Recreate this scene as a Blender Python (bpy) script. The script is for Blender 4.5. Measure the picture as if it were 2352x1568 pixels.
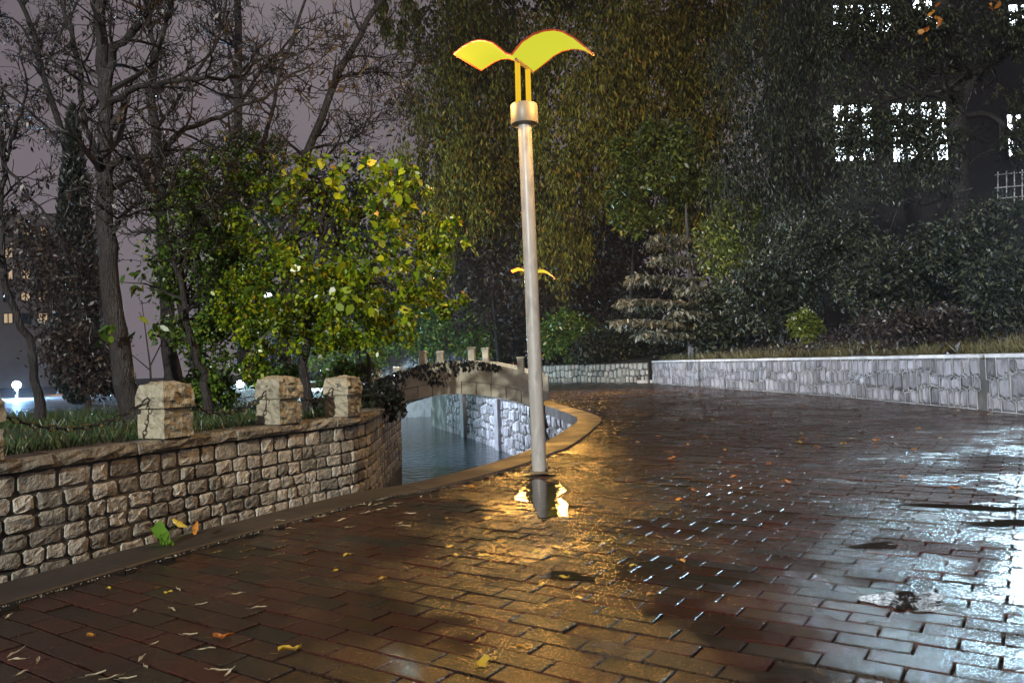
import bpy, bmesh, math, random
import numpy as np
from mathutils import Vector, Matrix

SC = bpy.context.scene
for o in list(bpy.data.objects): bpy.data.objects.remove(o)
COL = SC.collection
R = math.radians
random.seed(7)

# ------------------------------------------------------------------ camera
W0, H0, FPX = 2352.0, 1568.0, 1766.0
CAM_H, PITCH, ROLL = 1.4, math.atan(48/1766.0), R(2.0)
cs, sn, cp, sp = math.cos(ROLL), math.sin(ROLL), math.cos(PITCH), math.sin(PITCH)
CAMP = Vector((0, 0, CAM_H))
UPV = Vector((0, -sp, cp)); FWD = Vector((0, cp, sp)); RGT = Vector((1, 0, 0))
CX = RGT*cs - UPV*sn; CY = RGT*sn + UPV*cs
cam_d = bpy.data.cameras.new('camera'); cam = bpy.data.objects.new('camera', cam_d); COL.objects.link(cam)
m3 = Matrix((CX, CY, -FWD)).transposed()
cam.matrix_world = Matrix.Translation(CAMP) @ m3.to_4x4()
cam_d.sensor_width = 36; cam_d.lens = 36*FPX/W0
cam_d.clip_start = .05; cam_d.clip_end = 2000
SC.camera = cam

def ray(u, v):
    a = (u-W0/2)/FPX; b = -(v-H0/2)/FPX
    return CX*a + CY*b + FWD
def at(u, v, Y):
    d = ray(u, v); return CAMP + d*(Y/d.y)
def gz(u, v, z=0.0):
    d = ray(u, v); return CAMP + d*((z-CAM_H)/d.z)

# ------------------------------------------------------------------ sky
wd = bpy.data.worlds.new('World'); SC.world = wd; wd.use_nodes = True
nt = wd.node_tree; nt.nodes.clear()
sky = nt.nodes.new('ShaderNodeTexSky'); sky.sky_type = 'NISHITA'; sky.sun_disc = False
sky.sun_elevation = R(-6); sky.sun_rotation = R(200)
bg1 = nt.nodes.new('ShaderNodeBackground'); bg1.inputs['Strength'].default_value = 0.05
nt.links.new(sky.outputs[0], bg1.inputs['Color'])
# city glow in low cloud: an even violet grey
tc = nt.nodes.new('ShaderNodeTexCoord')
nz = nt.nodes.new('ShaderNodeTexNoise'); nz.inputs['Scale'].default_value = 2.2; nz.inputs['Detail'].default_value = 5
nt.links.new(tc.outputs['Generated'], nz.inputs['Vector'])
rp = nt.nodes.new('ShaderNodeValToRGB')
rp.color_ramp.elements[0].position = .3; rp.color_ramp.elements[0].color = (.150, .122, .142, 1)
rp.color_ramp.elements[1].position = .7; rp.color_ramp.elements[1].color = (.215, .185, .20, 1)
nt.links.new(nz.outputs['Fac'], rp.inputs[0])
bg2 = nt.nodes.new('ShaderNodeBackground'); bg2.inputs['Strength'].default_value = 1.0
nt.links.new(rp.outputs[0], bg2.inputs['Color'])
ad = nt.nodes.new('ShaderNodeAddShader'); wo = nt.nodes.new('ShaderNodeOutputWorld')
nt.links.new(bg1.outputs[0], ad.inputs[0]); nt.links.new(bg2.outputs[0], ad.inputs[1]); nt.links.new(ad.outputs[0], wo.inputs[0])

SC.view_settings.view_transform = 'Standard'; SC.view_settings.look = 'None'
SC.view_settings.exposure = 0.0; SC.view_settings.gamma = 1.0
SC.cycles.use_denoising = True
SC.cycles.max_bounces = 5; SC.cycles.diffuse_bounces = 2; SC.cycles.glossy_bounces = 3
SC.cycles.transmission_bounces = 3; SC.cycles.volume_bounces = 0; SC.cycles.transparent_max_bounces = 4
SC.cycles.sample_clamp_indirect = 4.0

# ------------------------------------------------------------------ helpers
def tag(o, label=None, cat=None, group=None, kind=None):
    if label: o['label'] = label
    if cat: o['category'] = cat
    if group: o['group'] = group
    if kind: o['kind'] = kind
    return o
def link(o, parent=None):
    COL.objects.link(o)
    if parent is not None: o.parent = parent
    return o
def empty(name, loc=(0, 0, 0)):
    o = bpy.data.objects.new(name, None); o.location = loc; o.empty_display_size = .1
    return link(o)
def mesh(name, verts, faces, mat=None, parent=None, loc=None, smooth=False, world=True):
    """verts in world space; the object's origin goes to loc (or the centre) minus the parent's place"""
    vs = np.asarray(verts, dtype=float).reshape(-1, 3)
    pl = np.array(parent_origin(parent))
    org = np.array(loc) if loc is not None else (pl if parent is not None else vs.mean(0))
    me = bpy.data.meshes.new(name)
    me.from_pydata((vs-org).tolist(), [], [tuple(f) for f in faces]); me.update()
    if smooth: me.polygons.foreach_set('use_smooth', [True]*len(me.polygons))
    o = bpy.data.objects.new(name, me); o.location = org-pl
    if mat: me.materials.append(mat)
    return link(o, parent)
def parent_origin(p):
    v = Vector((0, 0, 0))
    while p is not None:
        v += p.location; p = p.parent
    return v
class B:
    """collects boxes, tubes and sheets into one mesh"""
    def __init__(s): s.v = []; s.f = []
    def add(s, vs, fs):
        n = len(s.v); s.v += [tuple(x) for x in vs]; s.f += [tuple(i+n for i in f) for f in fs]; return s
    def hexa(s, p):      # 8 points: bottom 4 ccw, top 4 ccw
        return s.add(p, [(3, 2, 1, 0), (4, 5, 6, 7), (0, 1, 5, 4), (1, 2, 6, 5), (2, 3, 7, 6), (3, 0, 4, 7)])
    def box(s, c, sx, sy, sz, xd=Vector((1, 0, 0)), bev=0.0):
        xd = Vector((xd[0], xd[1], 0)).normalized(); yd = Vector((-xd.y, xd.x, 0)); c = Vector(c)
        def ring(z, k): return [c+xd*(a*(sx/2-k))+yd*(b*(sy/2-k))+Vector((0, 0, z)) for a, b in ((-1, -1), (1, -1), (1, 1), (-1, 1))]
        if bev <= 0: return s.hexa(ring(-sz/2, 0)+ring(sz/2, 0))
        rr = ring(-sz/2, bev)+ring(-sz/2+bev, 0)+ring(sz/2-bev, 0)+ring(sz/2, bev)
        f = [(3, 2, 1, 0), (12, 13, 14, 15)]
        for k in (0, 4, 8):
            for i in range(4): j = (i+1) % 4; f.append((k+i, k+j, k+4+j, k+4+i))
        return s.add(rr, f)
    def tube(s, pts, rad, n=8, cap=True):
        pts = [Vector(p) for p in pts]; m = len(pts)
        if not hasattr(rad, '__len__'): rad = [rad]*m
        t0 = (pts[1]-pts[0]).normalized()
        nrm = t0.orthogonal().normalized(); vs = []
        for i, p in enumerate(pts):
            t = (pts[min(i+1, m-1)]-pts[max(i-1, 0)]).normalized()
            nrm = (nrm - t*nrm.dot(t))
            nrm = nrm.normalized() if nrm.length > 1e-6 else t.orthogonal().normalized()
            bn = t.cross(nrm)
            for k in range(n):
                a = 2*math.pi*k/n; vs.append(p + (nrm*math.cos(a)+bn*math.sin(a))*rad[i])
        fs = [(i*n+k, i*n+(k+1) % n, (i+1)*n+(k+1) % n, (i+1)*n+k) for i in range(m-1) for k in range(n)]
        if cap: fs += [tuple(range(n-1, -1, -1)), tuple((m-1)*n+k for k in range(n))]
        return s.add(vs, fs)
    def lathe(s, base, prof, n=20):
        base = Vector(base); vs = [base+Vector((r*math.cos(2*math.pi*k/n), r*math.sin(2*math.pi*k/n), z)) for r, z in prof for k in range(n)]
        m = len(prof)
        fs = [(i*n+k, i*n+(k+1) % n, (i+1)*n+(k+1) % n, (i+1)*n+k) for i in range(m-1) for k in range(n)]
        fs += [tuple(range(n-1, -1, -1)), tuple((m-1)*n+k for k in range(n))]
        return s.add(vs, fs)
    def build(s, name, mat, parent=None, loc=None, smooth=False): return mesh(name, s.v, s.f, mat, parent, loc, smooth)

def smooth_by_angle(o, ang=40):
    me = o.data
    me.polygons.foreach_set('use_smooth', [True]*len(me.polygons))
    try: me.set_sharp_from_angle(angle=R(ang))
    except Exception: pass
    return o
def crom(pts, step=.5):
    P = [np.array(p, float) for p in pts]; P = [2*P[0]-P[1]]+P+[2*P[-1]-P[-2]]; out = []
    for i in range(1, len(P)-2):
        n = max(1, int(np.linalg.norm(P[i+1]-P[i])/step))
        for k in range(n):
            t = k/n; a, b, c, d = P[i-1], P[i], P[i+1], P[i+2]
            out.append(.5*((2*b)+(-a+c)*t+(2*a-5*b+4*c-d)*t*t+(-a+3*b-3*c+d)*t**3))
    out.append(P[-2]); return np.array(out)
class Line:
    """a plan polyline with arc length; normal points to the right of travel"""
    def __init__(s, pts):
        s.p = np.array(pts, float)[:, :2]; d = np.linalg.norm(np.diff(s.p, axis=0), axis=1)
        s.s = np.concatenate([[0], np.cumsum(d)]); s.L = s.s[-1]
    def pos(s, t, off=0.0):
        t = min(max(t, 0), s.L); x = np.interp(t, s.s, s.p[:, 0]); y = np.interp(t, s.s, s.p[:, 1])
        tx = np.interp(min(t+.15, s.L), s.s, s.p[:, 0])-np.interp(max(t-.15, 0), s.s, s.p[:, 0])
        ty = np.interp(min(t+.15, s.L), s.s, s.p[:, 1])-np.interp(max(t-.15, 0), s.s, s.p[:, 1])
        l = math.hypot(tx, ty) or 1; return Vector((x+ty/l*off, y-tx/l*off, 0)), Vector((ty/l, -tx/l, 0))
    def near(s, p):
        d = np.linalg.norm(s.p-np.array(p)[:2], axis=1); return s.s[int(d.argmin())]

# ------------------------------------------------------------------ materials
def nd(nt, typ, **kw):
    n = nt.nodes.new(typ)
    for k, v in kw.items():
        if k in n.inputs: n.inputs[k].default_value = v
        else: setattr(n, k, v)
    return n
def ramp(nt, src, stops):
    r = nt.nodes.new('ShaderNodeValToRGB'); e = r.color_ramp.elements
    while len(e) < len(stops): e.new(.5)
    for i, (p, c) in enumerate(stops): e[i].position = p; e[i].color = (*c, 1) if len(c) == 3 else c
    nt.links.new(src, r.inputs[0]); return r.outputs[0]
def mrange(nt, src, a, b, c, d):
    n = nd(nt, 'ShaderNodeMapRange'); nt.links.new(src, n.inputs[0])
    for i, x in enumerate((a, b, c, d)): n.inputs[i+1].default_value = x
    return n.outputs[0]
def surf(name, cols, scale=4.0, rough=(.5, .8), bump=.3, bscale=25.0, bdist=.02, rnd=0.0, spec=.5, detail=6, rscale=None, metal=0.0, stretch=None):
    m = bpy.data.materials.new(name); m.use_nodes = True; t = m.node_tree; p = t.nodes['Principled BSDF']
    geo = nd(t, 'ShaderNodeNewGeometry'); vec = geo.outputs['Position']
    if stretch:
        mp = nd(t, 'ShaderNodeMapping'); mp.inputs['Scale'].default_value = stretch; t.links.new(vec, mp.inputs[0]); vec = mp.outputs[0]
    n1 = nd(t, 'ShaderNodeTexNoise', Scale=scale, Detail=detail); t.links.new(vec, n1.inputs['Vector'])
    col = ramp(t, n1.outputs['Fac'], [(.3+.4*i/max(1, len(cols)-1), c) for i, c in enumerate(cols)])
    if rnd:
        oi = nd(t, 'ShaderNodeObjectInfo'); at_ = nd(t, 'ShaderNodeAttribute'); at_.attribute_name = 'rnd'
        a = nd(t, 'ShaderNodeMath', operation='ADD'); t.links.new(oi.outputs['Random'], a.inputs[0]); t.links.new(at_.outputs['Fac'], a.inputs[1])
        fr = nd(t, 'ShaderNodeMath', operation='FRACT'); t.links.new(a.outputs[0], fr.inputs[0])
        k = mrange(t, fr.outputs[0], 0, 1, 1-rnd, 1+rnd)
        mx = nd(t, 'ShaderNodeVectorMath', operation='SCALE'); t.links.new(col, mx.inputs[0]); t.links.new(k, mx.inputs['Scale']); col = mx.outputs[0]
    t.links.new(col, p.inputs['Base Color'])
    n2 = nd(t, 'ShaderNodeTexNoise', Scale=rscale or scale*.6, Detail=3); t.links.new(geo.outputs['Position'], n2.inputs['Vector'])
    t.links.new(mrange(t, n2.outputs['Fac'], .35, .65, rough[0], rough[1]), p.inputs['Roughness'])
    p.inputs['Specular IOR Level'].default_value = spec; p.inputs['Metallic'].default_value = metal
    if bump:
        n3 = nd(t, 'ShaderNodeTexNoise', Scale=bscale, Detail=5); t.links.new(vec, n3.inputs['Vector'])
        b = nd(t, 'ShaderNodeBump', Strength=bump, Distance=bdist); t.links.new(n3.outputs['Fac'], b.inputs['Height'])
        t.links.new(b.outputs[0], p.inputs['Normal'])
    return m
def glow(name, col, s):
    m = bpy.data.materials.new(name); m.use_nodes = True; t = m.node_tree; p = t.nodes['Principled BSDF']
    p.inputs['Base Color'].default_value = (*[min(1, c*.01) for c in col], 1)
    p.inputs['Specular IOR Level'].default_value = .05; p.inputs['Roughness'].default_value = .9; p.inputs['Emission Color'].default_value = (*col, 1); p.inputs['Emission Strength'].default_value = s; return m
def leafmat(name, stops, rough=.35, trans=.3, spec=.5):
    m = bpy.data.materials.new(name); m.use_nodes = True; t = m.node_tree; p = t.nodes['Principled BSDF']; out = t.nodes['Material Output']
    a = nd(t, 'ShaderNodeAttribute'); a.attribute_name = 'rnd'
    oi = nd(t, 'ShaderNodeObjectInfo'); ad_ = nd(t, 'ShaderNodeMath', operation='ADD'); fr = nd(t, 'ShaderNodeMath', operation='FRACT')
    t.links.new(a.outputs['Fac'], ad_.inputs[0]); t.links.new(oi.outputs['Random'], ad_.inputs[1]); t.links.new(ad_.outputs[0], fr.inputs[0])
    c = ramp(t, fr.outputs[0], stops); t.links.new(c, p.inputs['Base Color']); p.inputs['Roughness'].default_value = rough
    p.inputs['Specular IOR Level'].default_value = spec
    tr = nd(t, 'ShaderNodeBsdfTranslucent'); t.links.new(c, tr.inputs[0]); mx = nd(t, 'ShaderNodeMixShader'); mx.inputs[0].default_value = trans
    t.links.new(p.outputs[0], mx.inputs[1]); t.links.new(tr.outputs[0], mx.inputs[2]); t.links.new(mx.outputs[0], out.inputs[0]); return m

M = {}
def brick_mat(name, pattern):
    m = bpy.data.materials.new(name); m.use_nodes = True; t = m.node_tree; p = t.nodes['Principled BSDF']
    geo = nd(t, 'ShaderNodeNewGeometry'); oi = nd(t, 'ShaderNodeObjectInfo'); at_ = nd(t, 'ShaderNodeAttribute'); at_.attribute_name = 'rnd'
    a = nd(t, 'ShaderNodeMath', operation='ADD'); t.links.new(oi.outputs['Random'], a.inputs[0]); t.links.new(at_.outputs['Fac'], a.inputs[1])
    fr = nd(t, 'ShaderNodeMath', operation='FRACT'); t.links.new(a.outputs[0], fr.inputs[0])
    n1 = nd(t, 'ShaderNodeTexNoise', Scale=.9, Detail=4); t.links.new(geo.outputs['Position'], n1.inputs['Vector'])
    mixv = nd(t, 'ShaderNodeMath', operation='MULTIPLY_ADD'); t.links.new(fr.outputs[0], mixv.inputs[0]); mixv.inputs[1].default_value = .45; t.links.new(n1.outputs['Fac'], mixv.inputs[2])
    col = ramp(t, mixv.outputs[0], [(.42, (.015, .012, .009)), (.6, (.025, .013, .008)), (.78, (.040, .012, .008)), (.95, (.019, .015, .011))])
    n4 = nd(t, 'ShaderNodeTexNoise', Scale=70, Detail=4); t.links.new(geo.outputs['Position'], n4.inputs['Vector'])
    sc_ = nd(t, 'ShaderNodeVectorMath', operation='SCALE'); t.links.new(col, sc_.inputs[0]); t.links.new(mrange(t, n4.outputs['Fac'], .3, .7, .55, 1.5), sc_.inputs['Scale'])
    t.links.new(sc_.outputs[0], p.inputs['Base Color'])
    # standing water: low broad patches are nearly a mirror, the rest is a wet rough skin
    n2 = nd(t, 'ShaderNodeTexNoise', Scale=.75, Detail=4, Roughness=.55); t.links.new(geo.outputs['Position'], n2.inputs['Vector'])
    wet = mrange(t, n2.outputs['Fac'], .41, .63, 0.0, 1.0)
    t.links.new(mrange(t, wet, 0, 1, .125, .28), p.inputs['Roughness'])
    p.inputs['Specular IOR Level'].default_value = .42
    n3 = nd(t, 'ShaderNodeTexNoise', Scale=110, Detail=3); t.links.new(geo.outputs['Position'], n3.inputs['Vector'])
    b = nd(t, 'ShaderNodeBump', Distance=.011); t.links.new(n3.outputs['Fac'], b.inputs['Height'])
    t.links.new(mrange(t, wet, 0, 1, .20, .80), b.inputs['Strength'])
    t.links.new(b.outputs[0], p.inputs['Normal']); return m
M['brick'] = brick_mat('wet_brick', False)
M['bed'] = surf('wet_joint_sand', [(.010, .009, .008), (.022, .018, .014)], 3, (.3, .6), .4, 60, .01)
M['kerb'] = surf('wet_concrete_kerb', [(.026, .022, .020), (.052, .044, .038)], 1.6, (.38, .62), .4, 60, .008, rnd=.18, spec=.3)
M['stone'] = surf('rough_wall_stone', [(.13, .128, .12), (.34, .33, .295), (.21, .20, .18)], 7, (.4, .7), .8, 30, .025, rnd=.5)
M['stone_grey'] = surf('grey_wall_stone', [(.055, .058, .068), (.20, .20, .22), (.11, .108, .125)], 2.6, (.4, .7), 1.0, 18, .05, rnd=.55, stretch=(1, 1, .35))
M['mortar_dark'] = surf('dark_mortar', [(.014, .014, .013), (.05, .048, .043), (.20, .19, .17)], 1.1, (.6, .9), .6, 40, .01)
M['mortar_pale'] = surf('pale_mortar', [(.20, .21, .22), (.40, .41, .43)], 3, (.5, .8), .4, 50, .01)
M['coping'] = surf('coping_stone', [(.08, .077, .066), (.24, .225, .19)], 7, (.4, .7), .9, 22, .03, rnd=.3)
M['capstone'] = surf('pale_capstone', [(.34, .35, .36), (.55, .56, .57)], 3, (.35, .6), .4, 40, .01, rnd=.12)
M['bollard'] = surf('bollard_stone', [(.22, .205, .155), (.30, .28, .215), (.12, .112, .088)], 5, (.4, .7), 1.0, 11, .06, rnd=.12)
M['bridge'] = surf('bridge_concrete', [(.40, .38, .29), (.60, .57, .45), (.50, .48, .37)], 3, (.45, .7), .5, 30, .015, rnd=.14)
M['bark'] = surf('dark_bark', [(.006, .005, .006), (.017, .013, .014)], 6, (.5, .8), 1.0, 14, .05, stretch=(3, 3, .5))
M['bark_pale'] = surf('grey_bark', [(.05, .045, .042), (.12, .11, .10)], 6, (.5, .8), .9, 14, .04, stretch=(3, 3, .5))
M['twig'] = surf('twig_bark', [(.006, .005, .006), (.013, .010, .011)], 6, (.4, .7), 0)
M['soil'] = surf('dark_soil', [(.012, .012, .010), (.03, .028, .02)], 2, (.5, .8), .6, 20, .04)
M['terrain'] = surf('far_park_ground', [(.02, .022, .016), (.045, .042, .03)], .4, (.6, .9), .4, 6, .05)
M['pole'] = surf('grey_painted_steel', [(.22, .22, .22), (.36, .36, .355), (.28, .28, .278)], 5, (.35, .5), .12, 40, .004, stretch=(2, 2, .6))
M['collar'] = surf('cream_painted_collar', [(.15, .142, .125), (.19, .18, .16)], 3, (.35, .5), .05, 40, .003)
M['iron'] = surf('black_iron', [(.012, .012, .014), (.03, .03, .032)], 9, (.3, .5), .3, 60, .004, metal=.3)
M['darkmetal'] = surf('dark_post', [(.03, .03, .035), (.06, .06, .065)], 6, (.35, .5), .1, 40, .004)
M['plate'] = surf('worn_steel_plate', [(.10, .075, .05), (.17, .13, .09)], 9, (.3, .5), .3, 50, .004)
M['wing'] = glow('lit_amber_panel', (.95, .97, .062), .68)
M['rod'] = glow('lit_amber_rod', (1.0, .62, .03), .85)
M['wing_edge'] = surf('lamp_frame_red', [(.22, .03, .015), (.30, .05, .02)], 3, (.3, .4), 0)
M['white_lamp'] = glow('white_lamp_head', (.80, .92, 1.0), 30)
M['warm_bulb'] = glow('orange_bulb', (1.0, .40, .12), 18)
M['wall_pale'] = surf('pale_render', [(.42, .44, .45), (.55, .57, .58)], .8, (.6, .8), .1, 20, .01)
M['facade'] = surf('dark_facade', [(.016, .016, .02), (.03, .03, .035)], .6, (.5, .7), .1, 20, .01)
M['pane'] = glow('bright_office_window', (.80, .91, 1.0), 14.0)
M['pane_warm'] = glow('dim_flat_window', (1.0, .70, .42), .55)
M['flat_wall'] = surf('beige_render', [(.30, .24, .19), (.38, .31, .25)], .5, (.6, .8), 0)
M['rail'] = surf('white_rail_paint', [(.6, .62, .65), (.75, .77, .8)], 4, (.3, .4), 0)
M['grass'] = leafmat('lawn_blade', [(0, (.018, .05, .018)), (.5, (.035, .075, .025)), (1, (.08, .09, .03))], .35, .2)
M['drygrass'] = leafmat('dry_grass_blade', [(0, (.10, .085, .03)), (.5, (.16, .13, .05)), (1, (.07, .075, .03))], .5, .25)
M['leaf_yel'] = leafmat('yellow_green_leaf', [(0, (.02, .05, .006)), (.4, (.09, .17, .01)), (.75, (.23, .34, .012)), (.95, (.38, .40, .015)), (1, (.30, .16, .02))], .32, .35)
M['leaf_green'] = leafmat('dark_green_leaf', [(0, (.03, .07, .014)), (.6, (.07, .14, .02)), (.9, (.15, .22, .025)), (1, (.26, .26, .03))], .3, .25)
M['leaf_willow'] = leafmat('olive_willow_leaf', [(0, (.02, .022, .006)), (.35, (.09, .085, .014)), (.8, (.25, .22, .028)), (.94, (.36, .26, .03)), (1, (.34, .12, .03))], .5, .25, .25)
M['leaf_olive'] = leafmat('olive_green_leaf', [(0, (.03, .04, .01)), (.6, (.09, .12, .02)), (.9, (.19, .22, .03)), (1, (.26, .22, .03))], .32, .25)
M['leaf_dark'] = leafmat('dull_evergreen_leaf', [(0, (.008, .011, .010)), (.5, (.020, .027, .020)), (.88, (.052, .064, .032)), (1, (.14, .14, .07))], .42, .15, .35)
M['leaf_brown'] = leafmat('withered_leaf', [(0, (.018, .013, .013)), (.7, (.034, .024, .022)), (1, (.07, .05, .035))], .4, .15)
M['leaf_ivy'] = leafmat('ivy_leaf', [(0, (.010, .013, .010)), (1, (.025, .03, .018))], .3, .1)
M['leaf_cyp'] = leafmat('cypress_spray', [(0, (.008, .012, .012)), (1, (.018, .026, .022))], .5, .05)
M['leaf_cedar'] = leafmat('pale_cedar_spray', [(0, (.05, .055, .04)), (.6, (.11, .11, .075)), (1, (.18, .17, .11))], .4, .15)
M['leaf_fall_y'] = leafmat('fallen_yellow_leaf', [(0, (.45, .30, .03)), (.5, (.55, .42, .05)), (1, (.42, .20, .03))], .3, .2)
M['leaf_fall_p'] = leafmat('fallen_pale_leaflet', [(0, (.42, .38, .26)), (1, (.6, .56, .42))], .3, .2)
M['leaf_fall_o'] = leafmat('fallen_orange_leaf', [(0, (.45, .14, .03)), (1, (.55, .25, .04))], .3, .2)
M['leaf_lime'] = leafmat('lime_green_leaf', [(0, (.06, .18, .02)), (1, (.11, .24, .03))], .3, .35)
M['litter'] = leafmat('leaf_litter', [(0, (.04, .022, .015)), (.6, (.10, .05, .03)), (.9, (.22, .15, .06)), (1, (.4, .32, .18))], .3, .1)
M['pebble'] = surf('washed_grit', [(.18, .15, .10), (.36, .32, .24)], 9, (.2, .5), 0, rnd=.3)
def water_mat(name, col, bscale, bstr, rough):
    m = bpy.data.materials.new(name); m.use_nodes = True; t = m.node_tree; p = t.nodes['Principled BSDF']
    p.inputs['Base Color'].default_value = (*col, 1); p.inputs['Roughness'].default_value = rough; p.inputs['IOR'].default_value = 1.33
    p.inputs['Specular IOR Level'].default_value = .6
    geo = nd(t, 'ShaderNodeNewGeometry'); n = nd(t, 'ShaderNodeTexNoise', Scale=bscale, Detail=4); t.links.new(geo.outputs['Position'], n.inputs['Vector'])
    b = nd(t, 'ShaderNodeBump', Strength=bstr, Distance=.02 if bstr < .5 else .06); t.links.new(n.outputs['Fac'], b.inputs['Height']); t.links.new(b.outputs[0], p.inputs['Normal']); return m
M['water'] = water_mat('canal_water', (.004, .009, .014), 3.2, 1.0, .03)
M['puddle'] = water_mat('puddle_water', (.016, .012, .010), 9, .12, .03)

# ------------------------------------------------------------------ the plan of the place
EDGE_PTS = [(-7.6, -3.0), (-5.6, 1.0)] + [tuple(gz(u, v)[:2]) for u, v in ((0, 1352), (400, 1243), (830, 1134), (925, 1120), (1079, 1083), (1157, 1060), (1216, 1038), (1254, 1020), (1310, 985), (1331, 966), (1312, 952), (1246, 930))] + [(.72, 27.0), (.25, 30.0), (-.7, 34.0), (-2.6, 40.5), (-5.2, 48.0)]
EDGE = crom(EDGE_PTS, .4); EL = Line(EDGE)
ZL = .70
LW_PTS = [(-9.4, -2.0), (-7.0, 2.6)] + [tuple(gz(u, v, ZL)[:2]) for u, v in ((0, 1056), (330, 1014), (517, 990), (700, 968), (832, 951), (880, 930), (918, 914))]
LW = Line(crom(LW_PTS, .3))
CORNER = LW_PTS[-1]
RW_PTS = [tuple(gz(u, v)[:2]) for u, v in ((1500, 880), (1723, 896), (1900, 908), (2074, 924), (2265, 942), (2352, 951))] + [(10.6, 9.0), (10.4, 2.0), (10.2, -6)]
RW = Line(crom(RW_PTS, .5)); ZR = 1.22
FW_PTS = [(1.9, 50.0), (4.2, 46.5), (7.45, 42.3)]
FW = Line(crom(FW_PTS, .5)); ZF = 1.15
ZW = -2.4

def struct(o): return tag(o, kind='structure')
def plate(name, poly, z, mat):
    return struct(mesh(name, [(p[0], p[1], z) for p in poly], [tuple(range(len(poly)))], mat, loc=(0, 0, 0)))
S = 240
struct(mesh('terrain', [(-S, -S, -3.0), (S, -S, -3.0), (S, S, -3.0), (-S, S, -3.0)], [(0, 1, 2, 3)], M['terrain'], loc=(0, 0, 0)))
struct(mesh('canal_water', [(-14, -6, ZW), (2.2, -6, ZW), (2.2, 57.2, ZW), (-14, 57.2, ZW)], [(0, 1, 2, 3)], M['water'], loc=(0, 0, 0)))
path_poly = [tuple(p) for p in EDGE] + [(-4.5, 57), (1.0, 57)] + FW_PTS + [(7.7, 42.0)] + [tuple(p) for p in RW.p] + [(10.2, -8), (-7.6, -8)]
paving = plate('brick_path', path_poly, -.034, M['bed'])
lawn_poly = [tuple(p) for p in LW.p] + [(-3.2, 19.5), (-4.9, 27.4), (-8.5, 31), (-11.5, 36), (-11.5, 57), (-60, 57), (-60, -8), (-9.4, -8)]
lawn = plate('left_bank_soil', lawn_poly, ZL-.05, M['soil'])
fg = [(-200, 57.05), (1.0, 57.05), (1.9, 50.05), (4.2, 46.55), (7.45, 42.35), (8.2, 43), (60, 43), (200, 60), (200, 230), (-200, 230)]
far_ground = plate('far_ground', fg, .45, M['terrain'])
# skirts of the pond beyond the bridge
b = B()
sk = [(CORNER[0], CORNER[1]), (-3.2, 19.5), (-4.9, 27.4), (-8.5, 31), (-11.5, 36), (-11.5, 57)]
for p, q in zip(sk[:-1], sk[1:]): b.add([(p[0], p[1], -3), (q[0], q[1], -3), (q[0], q[1], ZL-.04), (p[0], p[1], ZL-.04)], [(0, 1, 2, 3)])
struct(b.build('bank_side', M['mortar_dark'], loc=(0, 0, 0)))
b = B(); b.hexa([(-12, 57, -3), (-4.3, 57, -3), (-4.3, 57.6, -3), (-12, 57.6, -3), (-12, 57, .5), (-4.3, 57, .5), (-4.3, 57.6, .5), (-12, 57.6, .5)])
tag(b.build('pond_wall', M['stone_grey']), 'low grey wall at the far side of the canal, seen under the bridge', 'wall')
# right hillside behind the stone wall
xs = []; rows = 9; N = 44
for i in range(N):
    t = RW.L*(i/(N-1))
    for j in range(rows):
        d = [0.05, .5, 1.5, 3, 5, 8, 12, 18, 40][j]; p, n = RW.pos(t, -d)
        z = ZR-.02+.16*max(0, d-1.0)+(.12*math.sin(t*.7+d)+.1*math.sin(t*1.9))*(min(1, d/3))
        if j == rows-1: z = 6.0
        xs.append((p.x, p.y, z))
hf = [(i*rows+j, i*rows+j+1, (i+1)*rows+j+1, (i+1)*rows+j) for i in range(N-1) for j in range(rows-1)]
struct(mesh('hillside', xs, hf, M['soil'], loc=(0, 0, 0), smooth=True))
# ground behind the far wall, rising to the right
xs = []
for i in range(12):
    for j in range(7):
        d = [0.05, 1, 3, 6, 10, 16, 30][j]; t = FW.L*i/11; p, n = FW.pos(t, -d)
        xs.append((p.x-.0, p.y, ZF-.03+.05*d+.10*d*(i/11)))
struct(mesh('far_bank', xs, [(i*7+j, i*7+j+1, (i+1)*7+j+1, (i+1)*7+j) for i in range(11) for j in range(6)], M['soil'], loc=(0, 0, 0), smooth=True))

# ------------------------------------------------------------------ kerb stones along the canal edge
KW = .44
kerb = struct(empty('kerb', (0, 0, 0)))
t = 0.3
while t < EL.L-1.0:
    L = random.uniform(1.05, 1.35); t1 = min(t+L-.012, EL.L-.2); vs = []; n = 4
    for k in range(n+1):
        tt = t+(t1-t)*k/n; w = KW*(1.0 if tt < EL.near(gz(1216, 1038)) else 1.15)
        a, nn = EL.pos(tt, -.05); c, _ = EL.pos(tt, w)
        zt = .028+random.uniform(-.002, .002)
        vs += [(a.x, a.y, -.22), (a.x, a.y, zt-.012), (a.x+nn.x*.012, a.y+nn.y*.012, zt), (c.x-nn.x*.012, c.y-nn.y*.012, zt), (c.x, c.y, zt-.012), (c.x, c.y, -.1)]
    fs = [(k*6+i, k*6+(i+1) % 6, (k+1)*6+(i+1) % 6, (k+1)*6+i) for k in range(n) for i in range(6)] + [tuple(range(5, -1, -1)), tuple(n*6+i for i in range(6))]
    mesh('kerb_stone', vs, fs, M['kerb'], kerb, loc=np.mean(vs, axis=0)); t = t1+.012
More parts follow.
